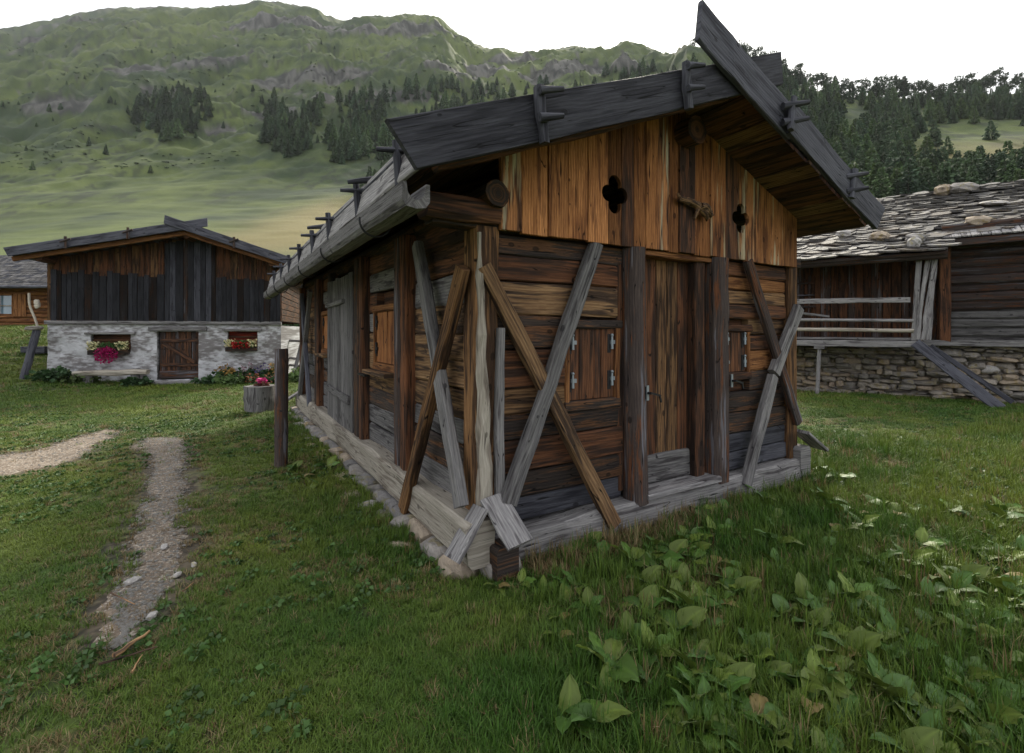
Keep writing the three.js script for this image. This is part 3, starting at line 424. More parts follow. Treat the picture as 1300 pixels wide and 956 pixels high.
  const edges = [0.36, 0.56, 0.78, 0.97, 1.18, 1.38, 1.58, 1.8, 2.02, 2.24, 2.44], kinds = [['grey', 0.55], ['black', 1.1], ['grey', 0.5], ['tan', 0.62], ['tan', 0.78], ['tan', 0.85], ['tan', 0.9], ['grey', 0.8], ['brown', 1.1], ['brown', 0.95]];
  bays.forEach(([a, b], bi) => { for (let i = 0; i + 1 < edges.length; i++) { const y0 = edges[i] + rr(-0.01, 0.01), y1 = edges[i + 1] - 0.005; if ((bi === 1 && y1 > 1.22 && y0 < 1.84) || (bi === 3 && y1 > 1.27 && y0 < 1.88)) { if (bi === 1) beam('wall_plank', [0.08, (y0 + y1) / 2, -2.4], [0.08, (y0 + y1) / 2, b], y1 - y0, 0.09, wood(...kinds[(i + bi) % 10]), C, [-1, 0, 0], { ch: 0.012 }); continue; }
    beam('wall_plank', [0.08 + rr(-0.01, 0.01), (y0 + y1) / 2, a], [0.08, (y0 + y1) / 2, b], y1 - y0, 0.09, wood(...kinds[clamp(i + (bi ? Math.floor(rr(-1, 2)) : 0), 0, 9)]), C, [-1, 0, 0], { ch: 0.014, wob: 0.006 }); } });
  const sp = (z, w, m, y0 = 0.36, d = 0.17) => beam('wall_post', [0.02, y0, z], [0.02, 2.44, z], w, d, m, C, [-1, 0, 0], { ch: 0.018, wob: 0.005 });
  sp(-1.28, 0.13, wood('brown', 1.1, 0.1)); sp(-1.45, 0.14, wood('burnt', 1.2), 0.3); sp(-2.76, 0.12, wood('brown', 0.9)); sp(-2.95, 0.2, wood('black', 0.9)); sp(-4.58, 0.1, wood('black', 0.9)); sp(-5.55, 0.1, wood('brown', 0.9)); sp(-5.7, 0.14, wood('black', 0.9)); sp(-LEN + 0.08, 0.16, wood('brown', 0.9));
  const sd2 = new THREE.Group(); sd2.name = 'side_door'; C.add(sd2);
  { let z = -3.1, i = 0; while (z > -4.5) { const w = rr(0.15, 0.24); beam('door_board', [-0.05, 0.26, z - w / 2], [-0.05, 2.32 - rr(0, 0.03), z - w / 2], w - 0.005, 0.035, wood('grey', 0.5 + 0.1 * (i++ % 3)), sd2, [-1, 0, 0], { wob: 0.003, ch: 0.006 }); z -= w; } beam('door_batten', [-0.085, 0.75, -3.2], [-0.085, 0.78, -4.5], 0.1, 0.03, wood('grey', 0.55), sd2, [-1, 0, 0]); beam('door_batten', [-0.085, 1.98, -3.5], [-0.085, 1.96, -4.6], 0.06, 0.04, wood('grey', 0.75), sd2, [-1, 0, 0]); }
  for (const [za, zb, y0, y1, lv] of [[-1.6, -2.4, 1.2, 1.86, [1.2, 0.5, 1.3]], [-4.68, -5.42, 1.25, 1.9, [1.2, 0.5, 1.2]]]) { const g = new THREE.Group(); g.name = 'side_window'; C.add(g); const s = shutters(0, za - zb, y0, y1, 0, lv, 0.8, wood('orange', 0.55), C, 'orange', 0.05, darkIron); s.rotation.y = -Math.PI / 2; s.position.set(0.02, 0, zb); C.remove(g); beam('window_sill', [-0.06, y0 - 0.03, za], [-0.06, y0 - 0.03, zb], 0.05, 0.14, wood('tan', 0.8), C, [-1, 0, 0]); }
  for (const yy of [1.32]) part('latch', new THREE.BoxGeometry(0.05, 0.02, 0.3), darkIron, C, [-0.09, yy - 0.2, -2.5]);
  beam('brace', [-0.1, 0.46, 0.02], [-0.06, 2.3, -0.9], 0.11, 0.075, wood('grey', 0.7), C, [-1, 0, 0], { wob: 0.005, n: 9 });
  beam('brace', [-0.13, 0.12, -1.03], [-0.06, 2.02, -0.04], 0.11, 0.075, wood('tan', 0.5, 0.12), C, [-1, 0, 0], { wob: 0.005, n: 9 });
  beam('brace', [-0.09, 0.3, -6.1], [-0.06, 2.3, -7.2], 0.1, 0.07, wood('slate', 1.2), C, [-1, 0, 0], { wob: 0.005 });
  beam('brace', [-0.09, 0.3, -7.3], [-0.06, 2.3, -6.2], 0.1, 0.07, wood('grey', 0.6), C, [-1, 0, 0], { wob: 0.005 });
  // sloping boards over the sill ends
  beam('sill_cover', [0.105, 0.5, 0.06], [0.155, 0.27, 0.33], 0.19, 0.035, wood('grey', 1.05), C, [0, 0.75, 0.66], { n: 3, wob: 0.004 });
  beam('sill_cover', [-0.0, 0.46, 0.09], [-0.22, 0.19, 0.13], 0.15, 0.035, wood('grey', 1.0), C, [-0.77, 0.63, 0.1], { n: 3, wob: 0.004 });
  beam('sill_cover', [3.9, 0.52, 0.04], [4.26, 0.3, 0.06], 0.2, 0.035, wood('grey', 1.0), C, [0.52, 0.85, 0.1], { n: 3, wob: 0.004 });
  beam('sill_cover', [-0.02, 0.42, -LEN - 0.02], [-0.4, 0.18, -LEN - 0.02], 0.18, 0.035, wood('grey', 0.9), C, [-0.6, 0.8, 0], { n: 3 });
  // the two walls that face away
  for (let i = 0; i + 1 < edges.length; i++) { beam('wall_plank', [W - 0.06, (edges[i] + edges[i + 1]) / 2, -0.16], [W - 0.06, (edges[i] + edges[i + 1]) / 2, -LEN + 0.1], edges[i + 1] - edges[i] - 0.005, 0.1, wood(...kinds[i]), C, [1, 0, 0]); if (edges[i] < 2.2) beam('wall_plank', [0.1, (edges[i] + edges[i + 1]) / 2, -LEN + 0.05], [W - 0.1, (edges[i] + edges[i + 1]) / 2, -LEN + 0.05], edges[i + 1] - edges[i] - 0.005, 0.1, wood(...kinds[i]), C, [0, 0, -1]); }
}
{ // driftwood ornament on the gable
  const pts = [[-0.17, 0.05, 0], [-0.06, 0.035, 0.02], [0.05, 0, 0.03], [0.16, -0.05, 0.01]], g = [];
  const tube = (P, r0, r1) => { const c = new THREE.CatmullRomCurve3(P.map((p) => new THREE.Vector3(...p))), t = new THREE.TubeGeometry(c, 14, 1, 8), p = t.attributes.position; for (let i = 0; i < p.count; i++) { const s = Math.floor(i / 9) / 14, ctr = c.getPointAt(s), k = mix(r0, r1, s) * (0.7 + 0.7 * hash2(i % 9 % 8, Math.floor(i / 9), 77)); p.setXYZ(i, ctr.x + (p.getX(i) - ctr.x) * k, ctr.y + (p.getY(i) - ctr.y) * k, ctr.z + (p.getZ(i) - ctr.z) * k); } t.computeVertexNormals(); return t; };
  g.push(tube(pts, 0.022, 0.03), tube([[0.02, 0, 0.03], [-0.01, -0.05, 0.03], [-0.03, -0.09, 0.03]], 0.018, 0.008), tube([[0.03, 0.01, 0.04], [0.09, 0.01, 0.05], [0.17, -0.045, 0.04]], 0.03, 0.012), tube([[-0.17, 0.05, 0.01], [-0.19, 0.075, 0.01], [-0.2, 0.09, 0.01]], 0.014, 0.006));
  const p = new THREE.Vector3(tAt(880, 0.09), 2.665, 0.095).applyAxisAngle(new THREE.Vector3(0, 1, 0), TURN).add(cabin.position);
  solo('driftwood_ornament', mergeGeometries(g), wood('tan', 0.95), 'gnarled piece of driftwood mounted on the cabin gable between the clover holes', 'ornament', p.toArray(), TURN).scale.setScalar(1.12);
}
// ───────────────────────── leaves ─────────────────────────
const leafMat = (r, g, b, rough = 0.75, tr = 0.25) => { const m = new THREE.MeshPhysicalMaterial({ roughness: rough, specularIntensity: 0.45, transmission: tr, thickness: 0, side: THREE.DoubleSide, vertexColors: true }); m.color.setRGB(r, g, b); return m; };
// many small folded leaves; put(i) gives centre, direction, size and a colour factor
function foliage(N, put) {
  const v = [], c = [], ix = [], n = new THREE.Vector3(), s = new THREE.Vector3(), p = new THREE.Vector3();
  for (let i = 0; i < N; i++) {
    const q = put(i); p.set(...q.p); n.set(...q.d).normalize(); s.set(hash2(i, 1, 5) - 0.5, hash2(i, 2, 5) - 0.5, hash2(i, 3, 5) - 0.5).cross(n).normalize();
    const L = q.s, w = L * (q.w ?? 0.35), b = v.length / 3, k = q.k ?? 1;
    v.push(p.x, p.y, p.z, p.x + n.x * L * 0.5 + s.x * w, p.y + n.y * L * 0.5 + s.y * w, p.z + n.z * L * 0.5 + s.z * w, p.x + n.x * L, p.y + n.y * L - L * 0.12, p.z + n.z * L, p.x + n.x * L * 0.5 - s.x * w, p.y + n.y * L * 0.5 - s.y * w, p.z + n.z * L * 0.5 - s.z * w);
    for (let j = 0; j < 4; j++) c.push(...(q.c ?? [k, k, k])); ix.push(b, b + 1, b + 2, b, b + 2, b + 3);
  }
  const g = new THREE.BufferGeometry(); g.setAttribute('position', new THREE.Float32BufferAttribute(v, 3)); g.setAttribute('color', new THREE.Float32BufferAttribute(c, 3)); g.setIndex(ix); g.computeVertexNormals(); return g;
}
const R3 = rngOf(99), r3 = (a, b) => a + (b - a) * R3();
// heap of leaves inside an ellipsoid
const heap = (N, rx, ry, rz, s, lumps = 5) => { const L = []; for (let i = 0; i < lumps; i++) L.push([r3(-0.6, 0.6) * rx, r3(0.3, 0.75) * ry * 2 * 0.8, r3(-0.6, 0.6) * rz, r3(0.35, 0.6)]); return foliage(N, (i) => { const l = L[i % lumps], a = r3(0, 6.283), t = Math.acos(r3(-0.9, 1)), q = Math.pow(R3(), 0.4) * l[3], d = [Math.sin(t) * Math.cos(a), Math.cos(t), Math.sin(t) * Math.sin(a)]; return { p: [l[0] + d[0] * q * rx, Math.max(0.01, l[1] + d[1] * q * ry), l[2] + d[2] * q * rz], d: [d[0] + r3(-0.5, 0.5), d[1] * 0.5 + r3(-0.3, 0.5), d[2] + r3(-0.5, 0.5)], s: s * r3(0.7, 1.3), w: 0.42, k: r3(0.7, 1.3) }; }); };
// conifer of unit height
function coniferGeo(N, rad, bare, droop, ragged) {
  return foliage(N, () => {
    const h = bare + (1 - bare) * Math.pow(R3(), 1.25), a = r3(0, 6.283), whorl = 0.75 + 0.25 * Math.sin(h * 60), tier = 0.8 + 0.4 * hash2(Math.floor(h * 9), Math.floor(a * 1.3), 12), env = rad * Math.pow(1 - h, 0.75) * tier + 0.012, q = Math.pow(R3(), 0.45);
    const x = Math.cos(a), z = Math.sin(a), R = env * q * whorl * (1 + ragged * r3(-1, 1));
    return { p: [x * R, h - 0.0 - droop * R * 0.6, z * R], d: [x * 1.0 + r3(-0.5, 0.5), -droop + r3(-0.35, 0.45), z + r3(-0.5, 0.5)], s: (0.045 + 0.075 * (1 - h)) * r3(0.7, 1.3), w: 0.36, k: r3(0.62, 1.25) };
  });
}
const trunkGeo = new THREE.CylinderGeometry(0.004, 0.016, 0.96, 7).translate(0, 0.46, 0);
const conifers = [coniferGeo(760, 0.2, 0.08, 0.35, 0.2), coniferGeo(760, 0.25, 0.1, 0.25, 0.3), coniferGeo(640, 0.2, 0.22, 0.2, 0.4), coniferGeo(820, 0.3, 0.06, 0.1, 0.3)];
const pineGeo = [0, 1].map(() => { const L = []; for (let i = 0; i < 9; i++) L.push([r3(-0.2, 0.2), r3(0.42, 0.92), r3(-0.2, 0.2), r3(0.09, 0.16)]); return foliage(560, (i) => { const l = L[i % 9], a = r3(0, 6.283), t = Math.acos(r3(-1, 1)), q = Math.pow(R3(), 0.4) * l[3]; return { p: [l[0] + Math.sin(t) * Math.cos(a) * q, l[1] + Math.cos(t) * q * 0.6, l[2] + Math.sin(t) * Math.sin(a) * q], d: [Math.sin(t) * Math.cos(a), 0.3 + r3(-0.5, 0.5), Math.sin(t) * Math.sin(a)], s: 0.06 * r3(0.7, 1.4), w: 0.4, k: r3(0.65, 1.2) }; }); });
const crownMats = [leafMat(0.045, 0.072, 0.036), leafMat(0.06, 0.098, 0.04), leafMat(0.085, 0.13, 0.045), leafMat(0.052, 0.088, 0.05)], barkMat = plain(0.06, 0.048, 0.04, 0.95);
const treeKinds = [];
const soft = /^(leaves|flowers|blooms|cream_blooms|red_blooms|magenta_blooms)$/;
function treeProto(crown, mat, name, label, group) { const t = thing(name, label, 'tree', [0, -500, 0], 0, group); part('trunk', trunkGeo, barkMat, t); part('crown', crown, mat, t); treeKinds.push(t); return t; }
const ridgeLabel = 'conifer standing against the sky on the wooded ridge', slopeLabel = 'conifer in the wood on the slope above the stone roofed house';
const ridgeProtos = [treeProto(pineGeo[0], crownMats[0], 'pine_tree', 'clumpy topped ' + ridgeLabel, 'conifers along the ridge'), treeProto(pineGeo[1], crownMats[0], 'pine_tree', 'open crowned ' + ridgeLabel, 'conifers along the ridge'), treeProto(conifers[2], crownMats[0], 'pine_tree', 'slender pointed ' + ridgeLabel, 'conifers along the ridge')];
const slopeProtos = [0, 1, 2, 3].map((k) => treeProto(conifers[k], crownMats[(k + 1) % 4], 'conifer_tree', ['slender mid green', 'broad pale green', 'ragged grey green', 'wide dark green'][k] + ' ' + slopeLabel, 'conifers on the slope')).concat([treeProto(conifers[3], crownMats[2], 'conifer_tree', 'wide bright green ' + slopeLabel, 'conifers on the slope')]);
const used = new Set();
const plant = (proto, x, y, z, h) => { const wide = r3(0.9, 1.15); let o = proto; if (used.has(proto)) { o = copyOf(proto, [x, y, z], r3(0, 6.28)); } else { used.add(proto); o.position.set(x, y, z); o.rotation.y = r3(0, 6.28); } o.scale.set(h * wide, h, h * wide); };
for (let u = 880; u < 1330; u += r3(4, 10)) {
  if (u > 1082 && u < 1092) continue;
  const d = table(RIDGE, u, 2) * r3(0.97, 1.0), x = (u - CU) / FOC * d; plant(pick(ridgeProtos), x, height(x, -d) - 0.4, -d, r3(10, 18));
}
const far = [[], [], [], []];
const farTree = (u, v, h0, h1) => { const q = hit(u, v, 60); if (q) far[Math.floor(r3(0, 4))].push([q[0], q[1] - 0.4, q[2], r3(h0, h1) * (R3() < 0.3 ? 0.6 : 1), r3(0.7, 1.9)]); };
let placed = 0;
for (let i = 0; i < 1500; i++) {
  const u = r3(880, 1325), v = r3(92, 275), open = ((u - 1255) / 100) ** 2 + ((v - 193) / 36) ** 2 < 1 || ((u - 1185) / 40) ** 2 + ((v - 222) / 16) ** 2 < 1 || ((u - 1090) / 26) ** 2 + ((v - 158) / 22) ** 2 < 0.6;
  if (open && R3() < 0.965) continue; if (u < 985 && v > 150) continue;
  const q = hit(u, v, 60); if (!q || q[3] > 420) continue;
  if (placed < 190 && u > 990 && R3() < 0.32) { plant(pick(slopeProtos), q[0], q[1] - 0.3, q[2], r3(7, 12)); placed++; } else far[Math.floor(r3(0, 4))].push([q[0], q[1] - 0.3, q[2], r3(5, 12), r3(0.7, 1.8)]);
}
// scattered woods on the mountain: centre, half-size, number of trees
for (const [u0, v0, a, b, n] of [[225, 150, 48, 34, 120], [185, 150, 26, 18, 40], [350, 160, 20, 32, 60], [372, 182, 28, 22, 60], [395, 150, 14, 20, 26], [455, 170, 34, 40, 95], [480, 138, 34, 20, 28], [430, 195, 16, 16, 24], [510, 190, 40, 30, 60], [545, 122, 50, 16, 26], [620, 124, 50, 12, 24], [700, 118, 60, 10, 14], [815, 102, 45, 12, 34], [480, 240, 30, 6, 5], [580, 150, 60, 20, 60]]) for (let i = 0; i < n; i++) { const t = r3(0, 6.283), q = Math.sqrt(R3()) * r3(0.6, 1.15); farTree(u0 + Math.cos(t) * q * a, v0 + Math.sin(t) * q * b, 6, 15); }
for (let i = 0; i < 60; i++) farTree(r3(0, 520), r3(60, 220), 3, 7);
{ const g = heap(70, 0.6, 0.35, 0.6, 0.3, 5), L = []; for (let i = 0; i < 9000 && L.length < 1300; i++) { const u = r3(-20, 900), v = r3(20, 215), q = hit(u, v, 120); if (!q || fbm(q[0] * 0.016, q[2] * 0.016, 3, 58) < 0.47 || R3() < 0.5) continue; L.push([q[0], q[1] - 0.2, q[2], r3(0.4, 1.5), r3(0.9, 1.8)]); }
  const m = new THREE.InstancedMesh(g, leafMat(0.04, 0.06, 0.025), L.length), M = new THREE.Matrix4(), Q = new THREE.Quaternion(), up = new THREE.Vector3(0, 1, 0), cc = new THREE.Color(); L.forEach(([x, y, z, h, t], i) => { M.compose(new THREE.Vector3(x, y, z), Q.setFromAxisAngle(up, i), new THREE.Vector3(h * 1.5, h, h * 1.5)); m.setMatrixAt(i, M); m.setColorAt(i, cc.setRGB(t, t, t)); }); m.name = 'mountain_scrub'; m.userData = { kind: 'stuff', label: 'low dark scrub dotted over the mountain slopes', category: 'scrub' }; m.castShadow = m.receiveShadow = true; scene.add(m); }
far.forEach((L, k) => { const m = new THREE.InstancedMesh(conifers[k], crownMats[[0, 1, 0, 3][k]], L.length), M = new THREE.Matrix4(), Q = new THREE.Quaternion(), up = new THREE.Vector3(0, 1, 0), cc = new THREE.Color(); L.forEach(([x, y, z, h, t], i) => { M.compose(new THREE.Vector3(x, y, z), Q.setFromAxisAngle(up, i * 2.4), new THREE.Vector3(h, h, h)); m.setMatrixAt(i, M); m.setColorAt(i, cc.setRGB(t, t, t * 0.95)); }); m.name = numbered('distant_wood'); m.userData = { kind: 'stuff', label: 'dark conifer wood scattered over the far mountain slopes', category: 'forest' }; m.castShadow = m.receiveShadow = true; scene.add(m); });

// ───────────────────────── the barn with the whitewashed stone base ─────────────────────────
const ridgeRoof = { x: 3.6, y: 4.5, l: 0.235, r: 0.32 };
{
  const th = 17.5 * Math.PI / 180, B = thing('barn', 'barn of dark vertical boards on a whitewashed stone base with flower windows', 'barn', [-13.1, 0, -13.6], th), BW = 6.0, BD = 6.5, top = 1.8;
  const holes = [[1.02, 1.98, 0.95, 1.5], [2.64, 3.75, 0.12, 1.6], [4.5, 5.32, 1.02, 1.6]], open = (x, y) => holes.some(([a, b, c, d]) => x > a && x < b && y > c && y < d);
  const st = 0.06, nx = Math.round(BW / st), ny = Math.round(2.2 / st), v = [], uv = [], ix = [];
  const relief = (x, y) => 0.07 * (fbm(x * 3.2, y * 7, 3, 301) - 0.5) + 0.06 * (1 - Math.abs(2 * fbm(x * 4 + 7, y * 9, 2, 305) - 1) - 0.6);
  for (let j = 0; j <= ny; j++) for (let i = 0; i <= nx; i++) { const x = i * st, y = -0.4 + j * st; v.push(x, y, relief(x, y) + 0.03 * (i === 0 || i === nx ? -1 : 0)); uv.push(x / 2.2, y / 2.2); }
  for (let j = 0; j < ny; j++) for (let i = 0; i < nx; i++) { if (open((i + 0.5) * st, -0.4 + (j + 0.5) * st)) continue; const a = j * (nx + 1) + i; ix.push(a, a + 1, a + nx + 1, a + 1, a + nx + 2, a + nx + 1); }
  const g = new THREE.BufferGeometry(); g.setAttribute('position', new THREE.Float32BufferAttribute(v, 3)); g.setAttribute('uv', new THREE.Float32BufferAttribute(uv, 2)); g.setIndex(ix); g.computeVertexNormals();
  part('stone_wall', g, limeMat, B);
  const lb = (w, h, d, x, y, z, n = 'stone_wall') => { const q = new THREE.BoxGeometry(w, h, d); const a = q.attributes.uv; for (let i = 0; i < a.count; i++) a.setXY(i, a.getX(i) * w / 2, a.getY(i) * h / 2); return part(n, q, limeMat, B, [x, y, z]); };
  lb(0.4, 2.18, BD, 0.2, 0.68, -BD / 2 - 0.05); lb(0.4, 2.18, BD, BW - 0.2, 0.68, -BD / 2 - 0.05); lb(BW, 2.18, 0.4, BW / 2, 0.68, -BD); lb(BW - 0.8, 0.2, 0.45, BW / 2, 1.68, -0.3);
  for (const [a, b, c, d] of holes) { lb(0.1, d - c, 0.34, a - 0.05, (c + d) / 2, -0.2, 'reveal'); lb(0.1, d - c, 0.34, b + 0.05, (c + d) / 2, -0.2, 'reveal'); lb(b - a + 0.2, 0.1, 0.34, (a + b) / 2, c - 0.055, -0.2, 'reveal'); lb(b - a + 0.2, 0.05, 0.34, (a + b) / 2, d + 0.03, -0.2, 'reveal'); }
  for (const [k, lw] of [[0, 1.0], [2, 0.9]]) { const [a, b, c, d] = holes[k], w = new THREE.Group(); w.name = 'window'; B.add(w); part('lintel', timber(b - a + 0.25, 0.07, 0.12), wood('grey', lw), w, [(a + b) / 2, d + 0.03, 0.03]); part('shutter', timber(b - a, d - c, 0.04), k ? (() => { const m = wood('brown', 1.0).clone(); m.color.setRGB(1.7, 0.5, 0.45); return m; })() : wood('brown', 0.7), w, [(a + b) / 2, (c + d) / 2, -0.18]); part('frame', timber(b - a, 0.05, 0.06), wood('brown', 0.8), w, [(a + b) / 2, (c + d) / 2 + 0.1, -0.14]); }
  const dr = new THREE.Group(); dr.name = 'door'; B.add(dr);
  for (let x = 2.68, i = 0; x < 3.68; i++) { const w = Math.min(rr(0.1, 0.17), 3.72 - x); beam('door_board', [x + w / 2, 0.4, -0.1], [x + w / 2, 1.58, -0.1], w - 0.006, 0.04, wood(i % 3 ? 'brown' : 'burnt', 0.9), dr, [0, 0, 1], { wob: 0.003 }); x += w; }
  beam('door_batten', [2.7, 1.3, -0.06], [3.7, 1.32, -0.06], 0.1, 0.03, wood('brown', 1), dr); beam('door_batten', [2.7, 0.58, -0.06], [3.7, 0.56, -0.06], 0.1, 0.03, wood('brown', 1), dr); beam('door_batten', [2.78, 1.22, -0.055], [3.6, 0.64, -0.055], 0.1, 0.03, wood('brown', 1.05), dr); part('kick_board', timber(1.05, 0.24, 0.05), wood('burnt', 1.1), dr, [3.2, 0.28, -0.08]);
  part('lintel', timber(1.5, 0.12, 0.14), wood('grey', 0.8), B, [3.2, 1.66, 0.04]); part('doorstep', timber(1.2, 0.1, 0.35), wood('grey', 1.1), B, [3.2, 0.05, 0.16]);
  const un = (x) => ridgeRoof.y - (x < ridgeRoof.x ? ridgeRoof.l * (ridgeRoof.x - x) : ridgeRoof.r * (x - ridgeRoof.x)) - 0.02;
  beam('wall_plate', [-0.02, top + 0.04, 0.0], [BW + 0.02, top + 0.04, 0.0], 0.1, 0.2, wood('grey', 0.85), B);
  for (let x = 0.12, i = 0; x < BW - 0.02; i++) { const w = Math.min(rr(0.11, 0.2), BW - x), mid = x > 2.75 && x < 4.1, t1 = mid ? un(x + w / 2) - 0.1 : 3.22 + rr(-0.06, 0.12) * 1; beam('wall_board', [x + w / 2, top + 0.08 + rr(-0.02, 0.02), 0.07 + rr(0, 0.015)], [x + w / 2, Math.min(t1, un(x + w / 2) - 0.03), 0.07], w - 0.007, 0.03, wood(i % 5 === 1 ? 'burnt' : 'slate', mid && i % 2 ? 0.6 : i % 3 ? 0.2 : 0.3), B, [0, 0, 1], { wob: 0.004, n: 4 }); x += w; }
  for (let x = 0.02, i = 0; x < BW; i++) { const w = Math.min(rr(0.13, 0.22), BW - x + 0.01), t = Math.min(un(x), un(x + w)); beam('upper_board', [x + w / 2, 1.9, 0.02], [x + w / 2, t, 0.02], w - 0.008, 0.03, wood(i % 3 === 0 ? 'tan' : 'brown', i % 3 === 0 ? 0.42 : 0.7, 0.12), B, [0, 0, 1], { wob: 0.003, n: 4 }); x += w; }
  for (const xx of [0.02, BW - 0.02]) for (let y = 1.9; y < un(xx) - 0.1; y += 0.2) beam('side_plank', [xx, y + 0.1, -0.05], [xx, y + 0.1, -BD], 0.19, 0.08, wood('brown', 0.8), B, [xx < 1 ? -1 : 1, 0, 0], { n: 4 });
  for (let y = 1.9; y < 4.3; y += 0.2) { const x0 = Math.max(0.05, ridgeRoof.x - (4.45 - y) / ridgeRoof.l), x1 = Math.min(BW - 0.05, ridgeRoof.x + (4.45 - y) / ridgeRoof.r); beam('rear_plank', [x0, y + 0.1, -BD], [x1, y + 0.1, -BD], 0.19, 0.06, wood('brown', 0.8), B, [0, 0, -1], { n: 3 }); }
  for (const [s, sl, run] of [[-1, ridgeRoof.l, 3.95], [1, ridgeRoof.r, 2.75]]) { const c = 1 / Math.hypot(1, sl); let q = 0, k = 0; while (q < run / c) { const w = Math.min(0.22, run / c - q + 0.01), m = q + w / 2; beam('roof_plank', [ridgeRoof.x + s * m * c, ridgeRoof.y - sl * m * c + 0.03, 0.9], [ridgeRoof.x + s * m * c, ridgeRoof.y - sl * m * c + 0.03, -BD - 0.6], w - 0.006, 0.06, wood(k++ % 2 ? 'brown' : 'slate', 0.9), B, [s * sl * c, c, 0], { n: 4 }); q += w; } }
  const wb = (x0, x1, sl, s, z) => beam('wind_board', [x0, ridgeRoof.y + s * sl * (x0 - ridgeRoof.x) + 0.1, z], [x1, ridgeRoof.y + s * sl * (x1 - ridgeRoof.x) + 0.1, z], 0.24, 0.04, wood('slate', 0.95), B, [0, 0, 1], { n: 8, skew: 0.2 });
  wb(-0.4, 4.2, ridgeRoof.l, 1, 0.93); wb(3.15, 6.35, ridgeRoof.r, -1, 0.98);
  for (const x of [0.9, 2.3, 4.9]) { const yy = x < ridgeRoof.x ? ridgeRoof.y - ridgeRoof.l * (ridgeRoof.x - x) : ridgeRoof.y - ridgeRoof.r * (x - ridgeRoof.x); beam('clamp_peg', [x - 0.12, yy + 0.1, 1.02], [x + 0.12, yy + 0.2, 1.04], 0.05, 0.05, wood('burnt', 1), B, [0, 1, 0], { round: true, m: 7 }); beam('clamp_batten', [x, yy - 0.06, 1.01], [x, yy + 0.26, 1.01], 0.06, 0.04, wood('burnt', 1), B); }
  beam('fascia_rafter', [-0.35, un(-0.35) - 0.05, 0.75], [ridgeRoof.x, ridgeRoof.y - 0.07, 0.75], 0.13, 0.08, wood('orange', 0.5), B); beam('fascia_rafter', [6.3, un(6.3) - 0.05, 0.75], [ridgeRoof.x, ridgeRoof.y - 0.07, 0.75], 0.13, 0.08, wood('orange', 0.45), B);
  for (const x of [0.15, ridgeRoof.x, 5.85]) beam('purlin', [x, un(x) - 0.1, 0.7], [x, un(x) - 0.1, -BD - 0.5], 0.2, 0.2, wood('brown', 0.8), B, [0, 1, 0], { round: true, n: 5 });
  const toWorld = (x, y, z) => new THREE.Vector3(x, y, z).applyAxisAngle(new THREE.Vector3(0, 1, 0), th).add(B.position).toArray();
  // flower boxes
  const green = leafMat(0.05, 0.11, 0.03), petal = (r, g, b) => leafMat(r, g, b, 0.7, 0.15);
  const cream = petal(0.75, 0.7, 0.42), magenta = petal(0.42, 0.015, 0.14), red = petal(0.55, 0.02, 0.03);
  const blooms = (N, fx, s) => foliage(N * 3, (i) => { const q = fx(Math.floor(i / 3)); const a = i * 2.1; return { p: q, d: [Math.cos(a) * 0.8, 0.4 + 0.5 * Math.sin(a), 0.8], s: s * r3(0.8, 1.2), w: 0.5, k: r3(0.75, 1.2) }; });
  for (const [x0, x1, y, lab, cfg] of [[1.02, 1.98, 0.98, 'flower box of magenta and cream blooms on the barn window beside the log bench', 0], [4.48, 5.34, 1.03, 'flower box of red and cream blooms on the red shuttered barn window', 1]]) {
    const F = thing('flower_box', lab, 'flower box', toWorld((x0 + x1) / 2, y, 0.12), th), w = x1 - x0;
    part('planter', timber(w, 0.13, 0.16), wood('black', 0.7), F, [0, 0.0, 0]); part('leaves', heap(420, w * 0.52, 0.14, 0.14, 0.07, 8), green, F, [0, 0.04, 0]);
    const side = (s, N) => blooms(N, () => [s * r3(0.22, 0.5) * w, r3(0.08, 0.3), r3(-0.05, 0.15)], 0.055);
    part('cream_blooms', mergeGeometries([side(-1, 46), side(1, 46)]), cream, F);
    part(cfg ? 'red_blooms' : 'magenta_blooms', blooms(cfg ? 70 : 130, () => cfg ? [r3(-0.28, 0.28) * w, r3(0.04, 0.22), r3(0, 0.16)] : (() => { const a = r3(0, 6.28), q = Math.sqrt(R3()); return [Math.cos(a) * q * 0.28, -0.08 + Math.sin(a) * q * 0.24, 0.12 + r3(0, 0.06)]; })(), 0.06), cfg ? red : magenta, F);
  }
  // bench made of a log
  const bn = thing('log_bench', 'pale split log bench on the grass under the barn window', 'bench', toWorld(1.75, 0.1, 0.55), th + 0.03); part('seat', timber(1.7, 0.16, 0.3, { wob: 0.02, ch: 0.04 }), wood('pale', 0.85), bn, [0, 0.32, 0]); for (const s of [-1, 1]) beam('leg', [s * 0.55, -0.08, 0], [s * 0.55, 0.25, 0], 0.22, 0.2, wood('grey', 0.7), bn, [0, 0, 1], { round: true });
  // plants along its foot
  const dkGreen = leafMat(0.04, 0.085, 0.03), ltGreen = leafMat(0.1, 0.16, 0.05), olive = leafMat(0.075, 0.11, 0.035), ochre = leafMat(0.32, 0.19, 0.05), violet = leafMat(0.09, 0.07, 0.19), rust = leafMat(0.3, 0.12, 0.06), pinkish = leafMat(0.3, 0.17, 0.2);
